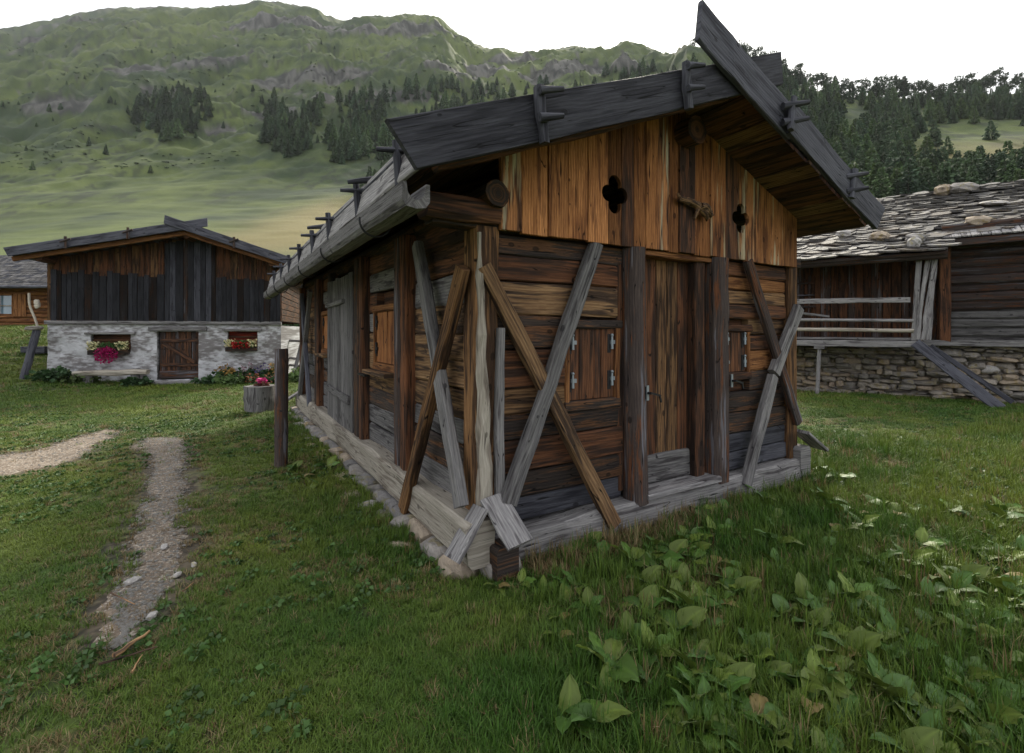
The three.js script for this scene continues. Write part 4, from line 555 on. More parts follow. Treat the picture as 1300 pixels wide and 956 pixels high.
  const bed = [[0.35, 0.55, 0.5, 0.42, dkGreen, 'dark leafy clump at the barn corner below the leaning pole'], [0.95, 0.5, 0.45, 0.36, olive, 'olive green leafy clump behind the end of the log bench'], [2.35, 0.6, 0.42, 0.3, dkGreen, 'low dark clump between the log bench and barn door'], [4.1, 0.5, 0.4, 0.28, dkGreen, 'low dark clump beside the barn door step'], [4.75, 0.7, 0.42, 0.36, ltGreen, 'pale yellow green clump under the red shuttered window'], [4.5, 0.35, 0.35, 0.5, ochre, 'ochre flowering clump against the whitewashed wall'], [5.1, 0.35, 0.35, 0.55, pinkish, 'dusty pink flowering clump against the whitewashed wall'], [5.55, 0.45, 0.32, 0.5, violet, 'violet flowering clump at the barn corner'], [5.95, 0.45, 0.34, 0.62, ochre, 'golden flowering bush at the barn corner'], [5.6, 0.8, 0.45, 0.32, rust, 'rust coloured flowers at the edge of the barn flower bed'], [6.7, 0.5, 0.5, 0.45, ltGreen, 'pale green clump beyond the barn corner by the rail fence'], [7.15, 0.6, 0.4, 0.4, rust, 'orange flowering clump by the rail fence']];
  for (const [x, z, r, h, m, lab] of bed) { const p = toWorld(x, 0, z); p[1] = height(p[0], p[2]) - 0.03; const t = thing('garden_plant', lab, 'plant', p); part('leaves', heap(260, r, h * 0.55, r * 0.8, 0.12, 7), m === dkGreen || m === ltGreen || m === olive ? m : dkGreen, t); if (m === ochre || m === violet || m === rust || m === pinkish) part('flowers', heap(120, r * 0.9, h * 0.6, r * 0.7, 0.07, 7), m, t, [0, h * 0.25, 0.05]); for (let k = 0; k < 3; k++) beam('stem', [0, 0, 0], [r * 0.3 * Math.cos(k * 2.1), h * 0.7, r * 0.3 * Math.sin(k * 2.1)], 0.02, 0.02, m, t, [0, 0, 1], { round: true, m: 5, n: 1 }); }
  // leaning pole and white tools at the corner
  { const p = toWorld(-0.12, 0, 0.3), gy = height(p[0], p[2]); const t = thing('leaning_pole', 'thick grey pole leaning at the corner of the stone base', 'pole', [p[0], gy, p[2]], th); beam('shaft', [-0.22, -0.1, 0.1], [0.05, 1.35, 0], 0.17, 0.17, wood('slate', 0.9), t, [0, 0, 1], { round: true }); part('cap', stoneGeo(0.4, 0.12, 0.3), darkStone[1], t, [-0.0, 1.4, 0]); }
  { const p = toWorld(-0.12, 1.55, 0.12), t = thing('bleached_branch', 'curved bleached branch hanging at the barn corner', 'branch', p, th); part('stick', new THREE.TubeGeometry(new THREE.CatmullRomCurve3([[0, 0, 0], [-0.06, 0.35, 0.03], [-0.2, 0.75, 0], [-0.22, 1.1, 0]].map((q) => new THREE.Vector3(...q))), 14, 0.03, 7), wood('pale', 1.25), t); part('knob', stoneGeo(0.18, 0.22, 0.14, { smooth: true }), wood('pale', 1.3), t, [-0.04, 0.02, 0.05]); part('knob', stoneGeo(0.13, 0.26, 0.12, { smooth: true }), wood('pale', 1.3), t, [-0.03, 0.8, 0.03]); }
}

// ───────────────────────── the log house on the bank ─────────────────────────
{
  const H = thing('log_house', 'brown log house with a shingled roof on the grassy bank behind the barn', 'house', [-30.5, 1.55, -22.6], 0), L = 9.6, D = 5;
  const lg = [wood('orange', 0.62), wood('orange', 0.5), wood('orange', 0.7)];
  for (let y = 0.12, i = 0; y < 2.15; y += 0.21, i++) { const c = y > 0.75 && y < 1.7; const P = (a, b) => beam('wall_log', [a, y, 0], [b, y, 0], 0.22, 0.22, lg[i % 3], H, [0, 0, 1], { round: true, m: 9, rough: 0.04 }); if (c) { P(0, 5.9); P(7.3, L); } else P(0, L); beam('wall_log', [L - 0.1, y, 0.1], [L - 0.1, y, -D], 0.22, 0.22, lg[(i + 1) % 3], H, [1, 0, 0], { round: true, m: 9 }); }
  beam('wall_base', [0, -0.3, -0.02], [L, -0.3, -0.02], 0.7, 0.3, darkStone[1], H); beam('corner_post', [L, -0.2, 0.14], [L, 2.2, 0.14], 0.16, 0.14, wood('orange', 0.7), H);
  const w = new THREE.Group(); w.name = 'window'; H.add(w); part('pane', new THREE.BoxGeometry(1.2, 0.95, 0.02), new THREE.MeshPhysicalMaterial({ color: 0x6f8796, roughness: 0.06, metalness: 0.0, clearcoat: 1 }), w, [6.6, 1.22, 0.02]); beam('frame', [6.0, 1.22, 0.1], [7.25, 1.22, 0.1], 0.05, 0.05, wood('pale', 1), w); for (const x of [5.97, 6.6, 7.23]) beam('frame', [x, 0.72, 0.1], [x, 1.72, 0.1], 0.06, 0.06, wood('orange', 0.7), w); beam('frame', [5.95, 0.7, 0.1], [7.25, 0.7, 0.1], 0.07, 0.1, wood('orange', 0.8), w); beam('frame', [5.95, 1.74, 0.1], [7.25, 1.74, 0.1], 0.07, 0.1, wood('orange', 0.7), w);
  const sh = new THREE.Group(); sh.name = 'shutter'; H.add(sh); for (let k = 0; k < 3; k++) beam('shutter_board', [7.4 + k * 0.2, 0.72, 0.14], [7.4 + k * 0.2, 1.75, 0.14], 0.19, 0.03, wood('orange', 0.75), sh);
  const sl = 0.62, c = 1 / Math.hypot(1, sl); for (let r = 0; r < 17; r++) { const m = r * 0.2; for (let x = 4.2; x < L + 0.5;) { const ww = rr(0.14, 0.3); const q = part('shingle', timber(0.42, ww - 0.012, 0.04, { n: 2, wob: 0.008, ch: 0.006 }), wood(pick(['grey', 'slate', 'grey']), rnd() > 0.6 ? 0.6 : 0.4), H); q.position.set(x + ww / 2, 2.05 + m * c * sl + 0.06, 0.85 - m * c); q.quaternion.setFromRotationMatrix(_m.makeBasis(_x.set(0, sl * c * 0.86, -c).normalize(), _y.set(-1, 0, 0), _z.crossVectors(_x, _y).clone())); x += ww; } }
  { const g = new THREE.BoxGeometry(L + 0.9, 0.05, 3.5 / 1); const q = part('roof_deck', g, wood('brown', 0.8), H, [L / 2, 2.02 + 1.66 * c * sl, 0.85 - 1.66 * c]); q.rotation.x = Math.atan(sl); const q2 = part('roof_deck', g, wood('brown', 0.8), H, [L / 2, 2.02 + 1.66 * c * sl, 0.85 - 3.35 * c - 1.69 * c]); q2.rotation.x = -Math.atan(sl); }
  beam('gutter', [0, 2.02, 0.98], [L + 0.4, 2.02, 0.98], 0.13, 0.13, wood('slate', 1.1), H, [0, 0, 1], { round: true, m: 8 });
}
{ const p = at(45, 436, 15.8); const y = height(p.x, p.z); const t = thing('wooden_trough', 'small dark wooden trough on the bank beside the leaning pole', 'trough', [p.x, y + 0.02, p.z], 0.3); part('base', timber(0.6, 0.06, 0.26), wood('slate', 0.9), t, [0, 0.04, 0]); for (const s of [-1, 1]) { part('side_board', timber(0.62, 0.2, 0.035), wood('slate', 0.8), t, [0, 0.14, s * 0.14]); part('end_board', timber(0.25, 0.2, 0.035), wood('slate', 0.8), t, [s * 0.29, 0.13, 0], [0, Math.PI / 2, 0]); } }

// ───────────────────────── the house with the stone roof ─────────────────────────
{
  const ang = Math.asin(-0.598) * -1, H = thing('stone_roof_house', 'dark log house with stone slab roof, plank balcony and rubble stone base', 'house', [9.07, 0, -10.9], -ang);
  // local x runs to the right and towards the viewer, local -z into the house
  const sl = 0.45, c = 1 / Math.hypot(1, sl), e0 = 0.3, ey = 3.34, X0 = -3.4, X1 = 6.5, roofY = (q) => ey + sl * q;         // q: how far behind the eave
  // base of rubble
  part('wall_core', new THREE.BoxGeometry(X1 - X0, 1.7, 4.6), darkStone[3], H, [(X0 + X1) / 2, 0.45, -3.4]);
  for (let y = -0.12; y < 1.3;) { const h = rr(0.06, 0.15); for (let x = -3.2; x < 3.2;) { const w = rr(0.12, 0.6) * rr(0.6, 1); part('base_stone', stoneGeo(w * 1.1, h * rr(0.85, 1.5), 0.36, { pow: 0.6 }), pick(darkStone), H, [x + w / 2, y + h / 2 + rr(-0.02, 0.02), -1.08 + rr(-0.1, 0.12)], [rr(-0.1, 0.1), rr(-0.2, 0.2), rr(-0.12, 0.12)]); x += w; } y += h * 0.97; }
  part('base_stone', stoneGeo(0.34, 0.2, 0.3, { smooth: true }), stoneMats[0], H, [1.35, 0.72, -0.98]); part('base_stone', stoneGeo(0.5, 0.16, 0.3), stoneMats[1], H, [2.2, 0.66, -0.98]);
  // log walls
  for (let y = 1.36, i = 0; y < 4.0; y += 0.2, i++) { const low = i < 4; beam('wall_log', [0.55, y, -0.95 + rr(-0.03, 0.03)], [X1, y, -0.95], 0.205, 0.2, wood(low ? 'grey' : 'burnt', low ? 0.42 : 0.6 + 0.2 * (i % 2)), H, [0, 0, 1], { ch: 0.05, wob: 0.012, n: 10 }); }
  for (let x = X0, i = 0; x < 0.5; i++) { const w = rr(0.14, 0.24); beam('wall_board', [x + w / 2, 1.36, -1.25], [x + w / 2, 3.7, -1.25], w - 0.01, 0.05, wood(i % 3 ? 'brown' : 'burnt', i % 3 ? 0.62 : 0.8, 0.08), H, [0, 0, 1], { wob: 0.004 }); x += w; }
  for (let i = 0; i < 4; i++) beam('lattice_bar', [-2.9 + i * 0.26, 2.1, -1.17], [-2.9 + i * 0.26, 3.1, -1.17], 0.05, 0.05, wood('burnt', 0.8), H); for (let i = 0; i < 3; i++) beam('lattice_bar', [-3.0, 2.25 + i * 0.32, -1.13], [-2.0, 2.25 + i * 0.32, -1.13], 0.05, 0.04, wood('burnt', 0.8), H);
  beam('house_corner', [0.6, 1.3, -0.8], [0.6, 3.6, -0.8], 0.2, 0.2, wood('brown', 0.95, 0.06), H);
  part('wall_core', new THREE.BoxGeometry(X1 - X0, 2.6, 3.6), wood('burnt', 0.7), H, [(X0 + X1) / 2, 2.6, -3.16]);
  // balcony
  for (let i = 0; i < 6; i++) beam('deck_board', [X0, 1.41, -0.1 - i * 0.2], [0.1, 1.41, -0.1 - i * 0.2], 0.19, 0.05, wood('grey', 0.75), H, [0, 1, 0]);
  beam('deck_beam', [X0, 1.3, 0.0], [0.1, 1.3, 0.0], 0.15, 0.13, wood('grey', 0.9), H, [0, 0, 1], { wob: 0.008 }); beam('deck_beam', [0.02, 1.3, -0.05], [0.02, 1.3, -1.1], 0.14, 0.14, wood('grey', 0.7), H, [1, 0, 0]);
  beam('sill_beam', [0.2, 1.32, -0.8], [X1, 1.32, -0.8], 0.14, 0.2, wood('grey', 0.75), H, [0, 0, 1], { wob: 0.01, n: 10 });
  beam('rail', [X0, 2.36, 0.0], [-0.06, 2.3, 0.02], 0.12, 0.045, wood('grey', 1.1), H, [0, 0, 1], { wob: 0.006 }); beam('rail', [X0, 1.9, 0.02], [0, 1.83, 0.03], 0.075, 0.07, wood('grey', 1.15), H, [0, 0, 1], { round: true, m: 8 }); beam('rail', [X0, 1.66, 0.03], [0, 1.6, 0.03], 0.09, 0.08, wood('pale', 0.9), H, [0, 0, 1], { round: true, m: 8 }); beam('rail', [-2.7, 2.14, -0.1], [-1.6, 1.95, -0.12], 0.06, 0.04, wood('grey', 0.9), H);
  beam('balcony_post', [0.0, 1.38, 0.0], [0.1, 3.36, 0.0], 0.1, 0.1, wood('grey', 0.8), H); for (const [a, b, w] of [[0.14, 0.28, 0.08], [0.22, 0.4, 0.07], [0.3, 0.36, 0.09]]) beam('leaning_slat', [a - 0.06, 1.4, 0.03], [b, 3.34, -0.05], w, 0.04, wood('grey', 1.0), H, [0, 0, 1], { wob: 0.012, n: 8, bow: 0.04 });
  beam('support_post', [-1.85, 0.02, 0.0], [-1.8, 1.2, 0.0], 0.09, 0.09, wood('grey', 1.0), H, [0, 0, 1], { round: true, m: 8 }); part('support_head', timber(0.22, 0.1, 0.16), wood('grey', 0.8), H, [-1.8, 1.2, 0]);
  beam('diagonal_plank', [0.02, 1.34, 0.08], [1.36, 0.0, 0.22], 0.21, 0.05, wood('slate', 1.0), H, [0, 0.2, 1], { wob: 0.006, n: 8 }); beam('diagonal_plank', [0.3, 1.26, -0.25], [1.6, 0.1, -0.2], 0.1, 0.05, wood('slate', 0.8), H, [0, 0, 1]);
  // eaves
  beam('eave_beam', [X0, ey - 0.1, e0 - 0.15], [0.55, ey - 0.1, e0 - 0.15], 0.16, 0.16, wood('burnt', 0.8), H, [0, 0, 1], { round: true }); beam('eave_beam', [0.5, roofY(0.8) - 0.12, -0.5], [X1, roofY(0.8) - 0.12, -0.5], 0.16, 0.14, wood('burnt', 0.8), H);
  for (let x = 0.6; x < X1; x += 0.16) beam('eave_slat', [x, roofY(0.72) + 0.03, -0.4], [x, roofY(1.05) + 0.05, -0.76], 0.15, 0.03, wood('grey', x % 0.32 > 0.16 ? 1.0 : 1.15), H, [0, 1, 0.4], { n: 2 });
  { const dk = (x0, x1, q0, q1, s) => { const L = (q1 - q0) / c, o = part('roof_deck', new THREE.BoxGeometry(x1 - x0, 0.06, L), wood('burnt', 0.8), H, [(x0 + x1) / 2, roofY((q0 + q1) / 2) - 0.06, e0 - (q0 + q1) / 2]); o.rotation.x = Math.atan(sl); return o; }; dk(X0, 0.55, 0, 5.4); dk(0.552, X1, 0.8, 5.4); const o = part('roof_deck', new THREE.BoxGeometry(X1 - X0, 0.06, 5), wood('burnt', 0.8), H, [(X0 + X1) / 2, roofY(5.35) - 1.05, e0 - 5.4 - 2.3]); o.rotation.x = -Math.atan(sl); }
  // slabs
  const slabs = []; const slabShapes = [];
  for (let k = 0; k < 14; k++) { const n = 7, P = []; for (let i = 0; i < n; i++) { const a = i / n * 6.283, r = 0.5 * (0.82 + 0.3 * rnd()); P.push(new THREE.Vector2(Math.cos(a) * r, Math.sin(a) * r)); } const g = new THREE.ExtrudeGeometry(new THREE.Shape(P), { depth: 0.028, bevelEnabled: false }); g.rotateX(-Math.PI / 2); slabShapes.push(g); }
  for (let q = 0.02, row = 0; q < 5.45; q += 0.17, row++) for (let x = (q < 0.85 ? X0 : X0) + rr(-0.2, 0); x < X1;) {
    const w = rr(0.22, 0.5); if (!(q < 0.98 && x + w * 0.6 > 0.6)) { const s = [x + w / 2, roofY(q) + 0.015 + rr(0, 0.035), e0 - q - 0.04, w * 1.2, rr(0.38, 0.55), rr(-0.35, 0.35), rr(-0.16, 0.08), Math.floor(rnd() * 14), rnd()]; slabs.push(s); } x += w * 0.92;
  }
  const tilt = Math.atan(sl) * 0.72, seen = slabs.map((s) => { const wx = 9.07 + 0.803 * s[0] + 0.598 * -s[2] * -1 * -1, d = 10.9 - 0.598 * s[0] - 0.803 * s[2]; return { s, k: (s[0] > -2.2 && s[0] < 3.2) ? -s[2] : 99 }; }).sort((a, b) => a.k - b.k);
  const rest = [];
  seen.forEach(({ s }, i) => { const [x, y, z, w, d, ry, rz, k] = s, M = new THREE.Matrix4().compose(new THREE.Vector3(x, y, z), new THREE.Quaternion().setFromEuler(new THREE.Euler(tilt + rz, ry, rz * 0.8, 'XYZ')), new THREE.Vector3(w, rr(0.8, 1.7), d)); if (i < 290) { const o = part('stone_slab', slabShapes[k], slabMats[Math.floor(s[8] * 5)], H); o.applyMatrix4(M); } else { const g = slabShapes[k].clone().applyMatrix4(M); rest.push(g); } });
  const rs = part('stone_slabs', mergeGeometries(rest), slabMats[1], H); rs.userData = { kind: 'stuff' };
  H.updateMatrixWorld(true);
  const spots = [[-1.35, 1.5, 0.34, 0.2, 0, 'pale rounded stone weighing down the slabs above the balcony roof'], [-0.6, 0.95, 0.42, 0.22, 2, 'yellowish stone lying on the slabs over the balcony post'], [0.05, 0.55, 0.5, 0.22, 3, 'brown and grey stone on the slabs at the step of the eave'], [1.2, 1.3, 0.5, 0.26, 2, 'ochre spotted stone above the lower end of the eave slats'], [-0.9, 4.6, 0.8, 0.28, 1, 'long grey stone on the ridge slabs above the balcony'], [0.9, 4.7, 0.5, 0.34, 2, 'orange stained stone on the ridge of the slab roof'], [1.3, 4.7, 0.7, 0.3, 1, 'flat brown stone beside the orange stained one on the ridge'], [3.3, 4.6, 1.1, 0.4, 1, 'big flat boulder on the ridge of the slab roof'], [2.5, 2.1, 0.45, 0.26, 2, 'pinkish round stone on the slabs above the log wall'], [2.25, 2.0, 0.5, 0.12, 0, 'pale flat slab beside the pinkish round stone'], [1.7, 3.0, 0.7, 0.12, 0, 'large pale slab lying loose near the ridge'], [0.0, 0.15, 0.26, 0.26, 0, 'upright pale stone at the lower edge of the balcony roof']];
  for (const [x, q, w, h, k, lab] of spots) { const p = new THREE.Vector3(x, roofY(q) + h * 0.42 + 0.05, e0 - q).applyMatrix4(H.matrixWorld); const o = solo('roof_stone', stoneGeo(w, h, w * 0.75, { smooth: false, pow: 0.85, det: 2 }), stoneMats[k], lab, 'stone', p.toArray(), rr(0, 3), 'stones weighing down the slab roof'); o.rotation.x = 0.25; }
}

// ───────────────────────── posts, stump, fence ─────────────────────────
{ const d = 5.7, p = at(357, 592, d); const t = thing('wooden_post', 'weathered round wooden post standing alone in the grass before the cabin side', 'post', [p.x, height(p.x, p.z) - 0.05, p.z], 0.4); beam('shaft', [0, 0, 0], [0.005, 1.44, 0], 0.15, 0.15, wood('burnt', 1.25), t, [0, 0, 1], { round: true, m: 14, n: 9, rough: 0.09, bend: 0.1 }); part('nail', new THREE.CylinderGeometry(0.012, 0.012, 0.03, 8).rotateX(Math.PI / 2), darkIron, t, [0.0, 0.72, 0.077]); }
{ const d = 9.6, p = at(330, 520, d), y = height(p.x, p.z); const t = thing('tree_stump', 'grey cut tree stump on the lawn carrying a pink flower', 'stump', [p.x, y, p.z]); beam('trunk', [0, -0.05, 0], [0, 0.52, 0], 0.54, 0.54, wood('grey', 0.72), t, [0, 0, 1], { round: true, m: 22, n: 5, rough: 0.14 });
  const f = thing('potted_flower', 'small pink flower with reddish leaves on the cut stump', 'flower', [p.x, y + 0.52, p.z]); part('leaves', heap(60, 0.14, 0.05, 0.12, 0.08, 3), leafMat(0.16, 0.07, 0.05), f, [0, -0.02, 0]); part('blooms', heap(70, 0.1, 0.07, 0.1, 0.06, 4), leafMat(0.6, 0.06, 0.25), f, [0.02, 0.04, 0]); }
{ const F = thing('rail_fence', 'grey pole rail fence between the barn and the cabin', 'fence', [0, 0, 0]); const q = (u, d, h) => { const p = at(u, 0, d); return [p.x, height(p.x, p.z) + h, p.z]; };
  for (const [u, d] of [[362, 17.5], [386, 16.6], [420, 15.5], [338, 18.5]]) beam('fence_post', q(u, d, -0.15), q(u, d, 1.35), 0.12, 0.12, wood('grey', 0.75), F, [0, 0, 1], { round: true, m: 8 });
  for (const h of [1.95, 0.95, 0.55]) beam('fence_rail', q(335, 18.5, h * 0.62), q(425, 15.4, h * 0.62), 0.09, 0.09, wood('grey', 0.9), F, [0, 0, 1], { round: true, m: 8 });
  beam('fence_prop', q(371, 15.6, 0), q(385, 16.4, 1.4), 0.12, 0.1, wood('grey', 0.6), F, [0, 0, 1], { round: true, m: 8 }); }
{ const bark = barkMat; const sets = [[352, 30, 1.8, 3.4], [372, 27, 1.6, 3.2], [388, 31, 2.0, 3.8], [404, 29, 1.8, 3.3]]; const gs = [heap(900, 1, 0.55, 1, 0.14, 12), heap(900, 1, 0.55, 1, 0.14, 12)], m = leafMat(0.05, 0.085, 0.03);
  sets.forEach(([u, d, r, h], i) => { const p = at(u, 0, d); const t = thing('shrub', 'dark green leafy shrub growing behind the pole rail fence', 'shrub', [p.x, height(p.x, p.z), p.z], i, 'shrubs behind the fence'); const c = part('crown', gs[i % 2], m, t); c.scale.set(r, h, r); for (let k = 0; k < 3; k++) beam('stem', [0, -0.1, 0], [0.4 * Math.cos(k * 2.1), h * 0.6, 0.4 * Math.sin(k * 2.1)], 0.08, 0.08, bark, t, [0, 0, 1], { round: true, m: 6, n: 1, tip: 0.4 }); }); }

// ───────────────────────── grass, weeds, gravel ─────────────────────────
const cabinLocal = (x, z) => { const dx = x - CX, dz = z + CD; return [dx * ct - dz * sn, dx * sn + dz * ct]; };
const inCabin = (x, z, m = 0) => { const [a, b] = cabinLocal(x, z); return a > -0.2 - m && a < W + 0.05 + m && b < 0.08 + m && b > -LEN - 0.2; };
const R4 = rngOf(4242), r4 = (a, b) => a + (b - a) * R4();
function tuft(n, spread, curl, wd) {
  const v = [], ix = [], c = [];
  for (let i = 0; i < n; i++) {
    const a = r4(0, 6.283), px = Math.cos(a) * spread * Math.sqrt(R4()), pz = Math.sin(a) * spread * Math.sqrt(R4()), h = r4(0.55, 1.15), lean = r4(0.15, curl), la = r4(0, 6.283), w = wd * r4(0.7, 1.3), sx = -Math.sin(la) * w, sz = Math.cos(la) * w, k = r4(0.7, 1.3), b = v.length / 3;
    for (let s = 0; s < 3; s++) { const t = s / 3, l = lean * t * t * h * 1.3, ww = 1 - t * 0.55; v.push(px + Math.cos(la) * l - sx * ww, h * t * (1 - 0.25 * lean * t), pz + Math.sin(la) * l - sz * ww, px + Math.cos(la) * l + sx * ww, h * t * (1 - 0.25 * lean * t), pz + Math.sin(la) * l + sz * ww); }
    v.push(px + Math.cos(la) * lean * h * 1.3, h * (1 - 0.3 * lean), pz + Math.sin(la) * lean * h * 1.3);
    for (let s = 0; s < 7; s++) c.push(k, k, k * 0.95); ix.push(b, b + 1, b + 2, b + 1, b + 3, b + 2, b + 2, b + 3, b + 4, b + 3, b + 5, b + 4, b + 4, b + 5, b + 6);
  }
  const g = new THREE.BufferGeometry(); g.setAttribute('position', new THREE.Float32BufferAttribute(v, 3)); g.setAttribute('color', new THREE.Float32BufferAttribute(c, 3)); g.setIndex(ix); g.computeVertexNormals(); return g;
}
const tufts = [tuft(16, 0.7, 0.9, 0.045), tuft(18, 0.8, 1.2, 0.04), tuft(12, 0.35, 1.0, 0.03)], lists = [[], [], []];
const rough = (x, d) => { const [a, b] = cabinLocal(x, -d); const front = sst(0.2, 0.9, a) * sst(0.05, 0.15, b); return clamp(sst(-0.6, 0.7, x + 0.5 * (fbm(x, d, 2, 9) - 0.5)) * (1 - sst(6.2, 8, d)) + (1 - sst(0, 0.7, Math.min(Math.abs(a + 0.4), 9))) * sst(0.2, -0.3, b) * 0.5 + front * (1 - sst(0.6, 1.4, b))); };
for (const [d0, d1, dens] of [[1.2, 2.6, 1700], [2.6, 4.5, 1150], [4.5, 7.5, 560], [7.5, 12, 250], [12, 20, 95], [20, 34, 26]]) {
  const area = 1.35 * (d1 * d1 - d0 * d0), N = Math.round(area * dens);
  for (let i = 0; i < N; i++) {
    const d = Math.sqrt(r4(d0 * d0, d1 * d1)), x = d * r4(-1.35, 1.35); if (d < 14 && inCabin(x, -d, -0.02)) continue;
    const e = d < 9 ? dirt(x, d) : 9; if (e < 0.02 && R4() > 0.07 + 0.4 * sst(-0.12, 0.02, e)) continue; if (e < 0.35 && R4() > 0.22 + 0.78 * sst(0.05, 0.35, e)) continue;
    const bare = fbm(x * 1.6 + 40, d * 1.6, 3, 14); if (bare > 0.64 && R4() < 0.5) continue;
    const ro = d < 9 ? rough(x, d) : 0.15, far = Math.max(1, d / 5.5), h = mix(0.045, 0.24, ro * 0.75 * Math.pow(R4(), 3) + ro * 0.09) * r4(0.7, 1.25) * (0.65 + 0.35 * far);
    const n = fbm(x * 0.5, d * 0.5, 3, 6), n2 = fbm(x * 2, d * 2, 2, 7); let c = m3([0.056, 0.132, 0.016], [0.21, 0.25, 0.04], clamp(n * 1.0 + n2 * 0.7 - 0.45 + r4(-0.12, 0.12)));
    const [a, b] = d < 8 ? cabinLocal(x, -d) : [9, 9]; const dead = R4() < 0.05 + 0.3 * sst(0.6, 0.66, bare) + (b > 0.05 && b < 0.42 && a > 0.3 && a < 2.2 ? 0.55 * sst(0.45, 0.2, b) + 0.2 : 0) + (e < 0.35 ? 0.25 : 0); if (dead) c = m3([0.2, 0.13, 0.06], [0.3, 0.24, 0.13], R4());
    const k = ro > 0.5 && R4() < 0.5 ? 2 : R4() < 0.5 ? 0 : 1, w = mix(0.05, 0.075, ro) * far * (k === 2 ? 1.3 : 1) * (d < 3 ? 0.9 : 1); lists[k].push([x, height(x, -d) - 0.006, -d, w, h, c]);
  }
}
lists.forEach((L, k) => { const m = new THREE.InstancedMesh(tufts[k], (() => { const q = leafMat(1, 1, 1, 0.6, 0.3); return q; })(), L.length), M = new THREE.Matrix4(), Q = new THREE.Quaternion(), up = new THREE.Vector3(0, 1, 0), cc = new THREE.Color(); L.forEach(([x, y, z, w, h, c], i) => { M.compose(new THREE.Vector3(x, y, z), Q.setFromAxisAngle(up, i * 1.93), new THREE.Vector3(w, h, w)); m.setMatrixAt(i, M); m.setColorAt(i, cc.setRGB(...c)); }); m.name = numbered('grass'); m.userData = { kind: 'stuff', label: ['short green lawn grass', 'short green lawn grass', 'long rough grass around the cabin'][k], category: 'grass' }; m.castShadow = m.receiveShadow = true; scene.add(m); });
{ // little round weeds in the turf
  const g = foliage(9, (i) => { const a = i * 0.72 + r4(0, 0.4); return { p: [Math.cos(a) * 0.2, 0.2 + r4(0, 0.3), Math.sin(a) * 0.2], d: [Math.cos(a), 0.25, Math.sin(a)], s: r4(0.6, 1), w: 0.36, k: r4(0.75, 1.2) }; });
  const L = []; for (let i = 0; i < 9000; i++) { const d = Math.sqrt(r4(1.5, 130)), x = d * r4(-1.2, 1.2); if (inCabin(x, -d) || dirt(x, d) < 0.05 || fbm(x * 0.9, d * 0.9, 3, 26) < 0.5) continue; L.push([x, d, r4(0.025, 0.05) * (1 + rough(x, d) * 0.7)]); }
  const m = new THREE.InstancedMesh(g, leafMat(0.06, 0.12, 0.03, 0.55, 0.3), L.length), M = new THREE.Matrix4(), Q = new THREE.Quaternion(), up = new THREE.Vector3(0, 1, 0), cc = new THREE.Color(); L.forEach(([x, d, s], i) => { M.compose(new THREE.Vector3(x, height(x, -d) + 0.01, -d), Q.setFromAxisAngle(up, i), new THREE.Vector3(s, s, s)); m.setMatrixAt(i, M); const k = 0.7 + 0.7 * hash2(i, 1, 8); m.setColorAt(i, cc.setRGB(k, k, k)); }); m.name = 'turf_weeds'; m.userData = { kind: 'stuff', label: 'small broad leaved weeds growing in the turf', category: 'weeds' }; m.castShadow = m.receiveShadow = true; scene.add(m);
}
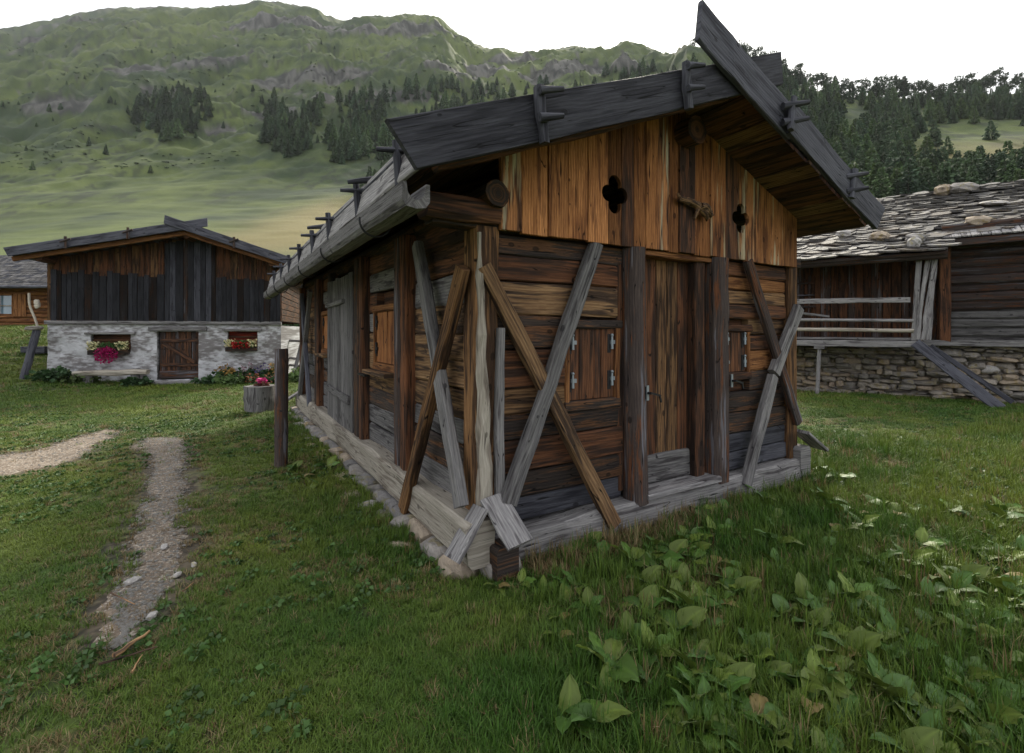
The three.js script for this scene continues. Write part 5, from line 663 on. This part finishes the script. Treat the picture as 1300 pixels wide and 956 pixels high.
{ // gravel
  const gs = [stoneGeo(1, 0.5, 0.8), stoneGeo(1, 0.35, 0.6), stoneGeo(1, 0.6, 1)]; gs.forEach((g, k) => {
    const L = []; for (let i = 0; i < 8000; i++) { const line = R4() < 0.72 ? dirtCentre : dirtYard, j = 1 + Math.floor(R4() * (line.length - 1)), s = R4(), x = mix(line[j - 1][0], line[j][0], s) + r4(-0.8, 0.8) * mix(line[j - 1][2], line[j][2], s) * 2.2, d = mix(line[j - 1][1], line[j][1], s) + r4(-0.4, 0.4) * mix(line[j - 1][2], line[j][2], s); if (dirt(x, d) > 0.16 * R4()) continue; L.push([x, d, Math.pow(R4(), 6) * 0.022 + 0.004]); }
    const m = new THREE.InstancedMesh(g, stoneMats[[0, 2, 0][k]], L.length), M = new THREE.Matrix4(), Q = new THREE.Quaternion(); L.forEach(([x, d, s], i) => { M.compose(new THREE.Vector3(x, height(x, -d) + 0.006 + s * 0.12, -d), Q.setFromEuler(new THREE.Euler(r4(-0.2, 0.2), r4(0, 6), r4(-0.2, 0.2))), new THREE.Vector3(s, s, s)); m.setMatrixAt(i, M); }); m.name = numbered('gravel'); m.userData = { kind: 'stuff', label: 'loose pale gravel on the worn path', category: 'gravel' }; m.castShadow = m.receiveShadow = true; scene.add(m);
  });
  const P = (u, v) => { const d = EYE * FOC / (v - CV), x = (u - CU) / FOC * d; return [x, height(x, -d), -d]; };
  for (const [u, v, w, lab] of [[209, 696, 0.085, 'flat pale notched stone lying in the middle of the gravel path'], [168, 742, 0.09, 'narrow whitish stone splinter on the edge of the path'], [193, 787, 0.07, 'tan wedge shaped stone on the path near the straw'], [225, 733, 0.06, 'small white stone on the path beside the turf'], [246, 719, 0.055, 'small grey stone at the turf edge of the path']]) { const p = P(u, v); p[1] += 0.018; solo('path_stone', stoneGeo(w, 0.03, w * 0.6), stoneMats[0], lab, 'stone', p, rr(0, 3)); }
  for (const [u0, v0, u1, v1, r, lab] of [[145, 848, 190, 816, 0.012, 'thick broken stick lying across the end of the path'], [125, 858, 200, 835, 0.006, 'long thin straw stalk beside the broken stick'], [140, 762, 172, 778, 0.005, 'thin bent straw lying on the path edge'], [232, 758, 246, 747, 0.005, 'short straw stalk at the turf edge'], [168, 866, 180, 846, 0.005, 'short straw stalk crossing the long one']]) { const a = P(u0, v0), b = P(u1, v1); const o = thing('dry_stalk', lab, 'stalk', a); beam('stem', [0, r + 0.03, 0], [b[0] - a[0], b[1] - a[1] + r + 0.035, b[2] - a[2]], r * 2, r * 2, wood('tan', 1.2), o, [0, 1, 0], { round: true, m: 6, n: 5, tip: 0.5, bend: 1.2 }); }
}
// broad leaved docks
{
  const lm = [leafMat(0.09, 0.17, 0.03, 0.5, 0.35), leafMat(0.06, 0.125, 0.025, 0.5, 0.3), leafMat(0.15, 0.21, 0.04, 0.5, 0.4), leafMat(0.2, 0.15, 0.06, 0.6, 0.3)];
  function leafGeo(L, Wd, curl, twist) {
    const nl = 8, nw = 4, v = [], c = [], ix = [], sd = Math.floor(R4() * 1e5), k0 = r4(0.8, 1.2);
    for (let i = 0; i <= nl; i++) for (let j = -nw; j <= nw; j++) { const t = i / nl, s = j / nw, w = Wd * (0.06 + 0.94 * Math.pow(Math.sin(Math.PI * Math.pow(clamp((t - 0.12) / 0.88), 0.75)), 0.8) * (t > 0.12 ? 1 : 0)) * (1 + 0.16 * (hash2(i, Math.sign(s), sd) - 0.5) * Math.abs(s)); const a = t * curl, x = Math.sin(a) / curl * L, y = (1 - Math.cos(a)) / curl * L * -1 + Math.abs(s) * w * 0.2 + (hash2(i, j, sd) - 0.5) * 0.012 * Math.abs(s) * 2; v.push(x, y + s * w * twist * t, s * w); const k = k0 * (Math.abs(s) < 0.1 ? 1.35 : 0.9 + 0.2 * hash2(i, j, sd + 1)); c.push(k, k, k * 0.9); }
    const n2 = 2 * nw + 1; for (let i = 0; i < nl; i++) for (let j = 0; j < n2 - 1; j++) { const a = i * n2 + j; ix.push(a, a + n2, a + 1, a + 1, a + n2, a + n2 + 1); }
    const g = new THREE.BufferGeometry(); g.setAttribute('position', new THREE.Float32BufferAttribute(v, 3)); g.setAttribute('color', new THREE.Float32BufferAttribute(c, 3)); g.setIndex(ix); g.computeVertexNormals(); return g;
  }
  const LG = []; for (let i = 0; i < 10; i++) LG.push(leafGeo(r4(0.15, 0.24), r4(0.036, 0.062), r4(0.6, 2.0), r4(-1.1, 1.1)));
  const lab = 'dock plant growing in the rough grass before the cabin', lab2 = 'dock plant at the stony foot of the cabin side wall';
  const protos = []; for (let k = 0; k < 7; k++) { const n = 3 + (k % 4), t = thing('dock_plant', '', 'weed', [0, 0, 0], 0, 'dock plants in the rough grass'); for (let i = 0; i < n; i++) part('leaf', pick(LG), lm[R4() < 0.08 ? 3 : (i + k) % 3], t, [0, 0.05, 0], [0, i / n * 6.283 + r4(-0.5, 0.5), r4(0.6, 1.3)]); protos.push(t); }
  const free = new Set(protos); const put = (x, d, s, l, grp) => { const p = protos[Math.floor(R4() * 7)], pos = [x, height(x, -d) - 0.01, -d]; let o = p; if (free.has(p)) { free.delete(p); p.position.set(...pos); p.rotation.y = r4(0, 6.28); p.scale.setScalar(s); } else o = copyOf(p, pos, r4(0, 6.28), s); const n = o.children.length; o.userData = { label: l.replace('dock plant', 'dock plant with ' + ['three', 'four', 'five', 'six'][n - 3] + ' leaves'), category: 'weed', group: grp }; };
  const G1 = 'dock plants in the rough grass', G2 = 'dock plants by the side wall';
  const px = (u, v, s, l = lab, g = G1) => { const d = EYE * FOC / (v - CV + 0), x = (u - CU) / FOC * d; if (!inCabin(x, -d, 0.08)) put(x, d, s, l, g); };
  for (const [u, v, s] of [[660, 745, 0.55], [632, 752, 0.6], [760, 715, 0.9], [805, 722, 1.0], [832, 718, 1], [850, 735, 0.9], [728, 708, 0.7], [745, 702, 0.8], [775, 865, 1], [790, 872, 1], [890, 850, 0.8], [930, 640, 1], [955, 632, 1.0], [970, 640, 0.9], [1045, 602, 0.9], [1065, 612, 1.1], [1000, 615, 0.9], [985, 700, 1]]) px(u, v, s);
  for (let i = 0; i < 430; i++) { const u = r4(0, 1) < 0.12 ? r4(680, 900) : r4(860, 1330), v = r4(605, 985); if (fbm(u * 0.02, v * 0.03, 2, 55) < 0.38) continue; if (v < 640 && u > 1100) continue; px(u, v, r4(0.45, 0.9)); }
  for (const [u, v, s] of [[398, 606, 0.8], [415, 598, 0.9], [385, 612, 0.8], [438, 606, 0.8], [372, 600, 0.7], [455, 596, 0.7], [405, 620, 0.7]]) px(u, v, s, lab2, G2);
  for (const p of free) scene.remove(p);
}
scene.traverse((o) => { if (o.isMesh && soft.test(o.name)) o.userData.kind = 'stuff'; });
renderer.render(scene, camera);
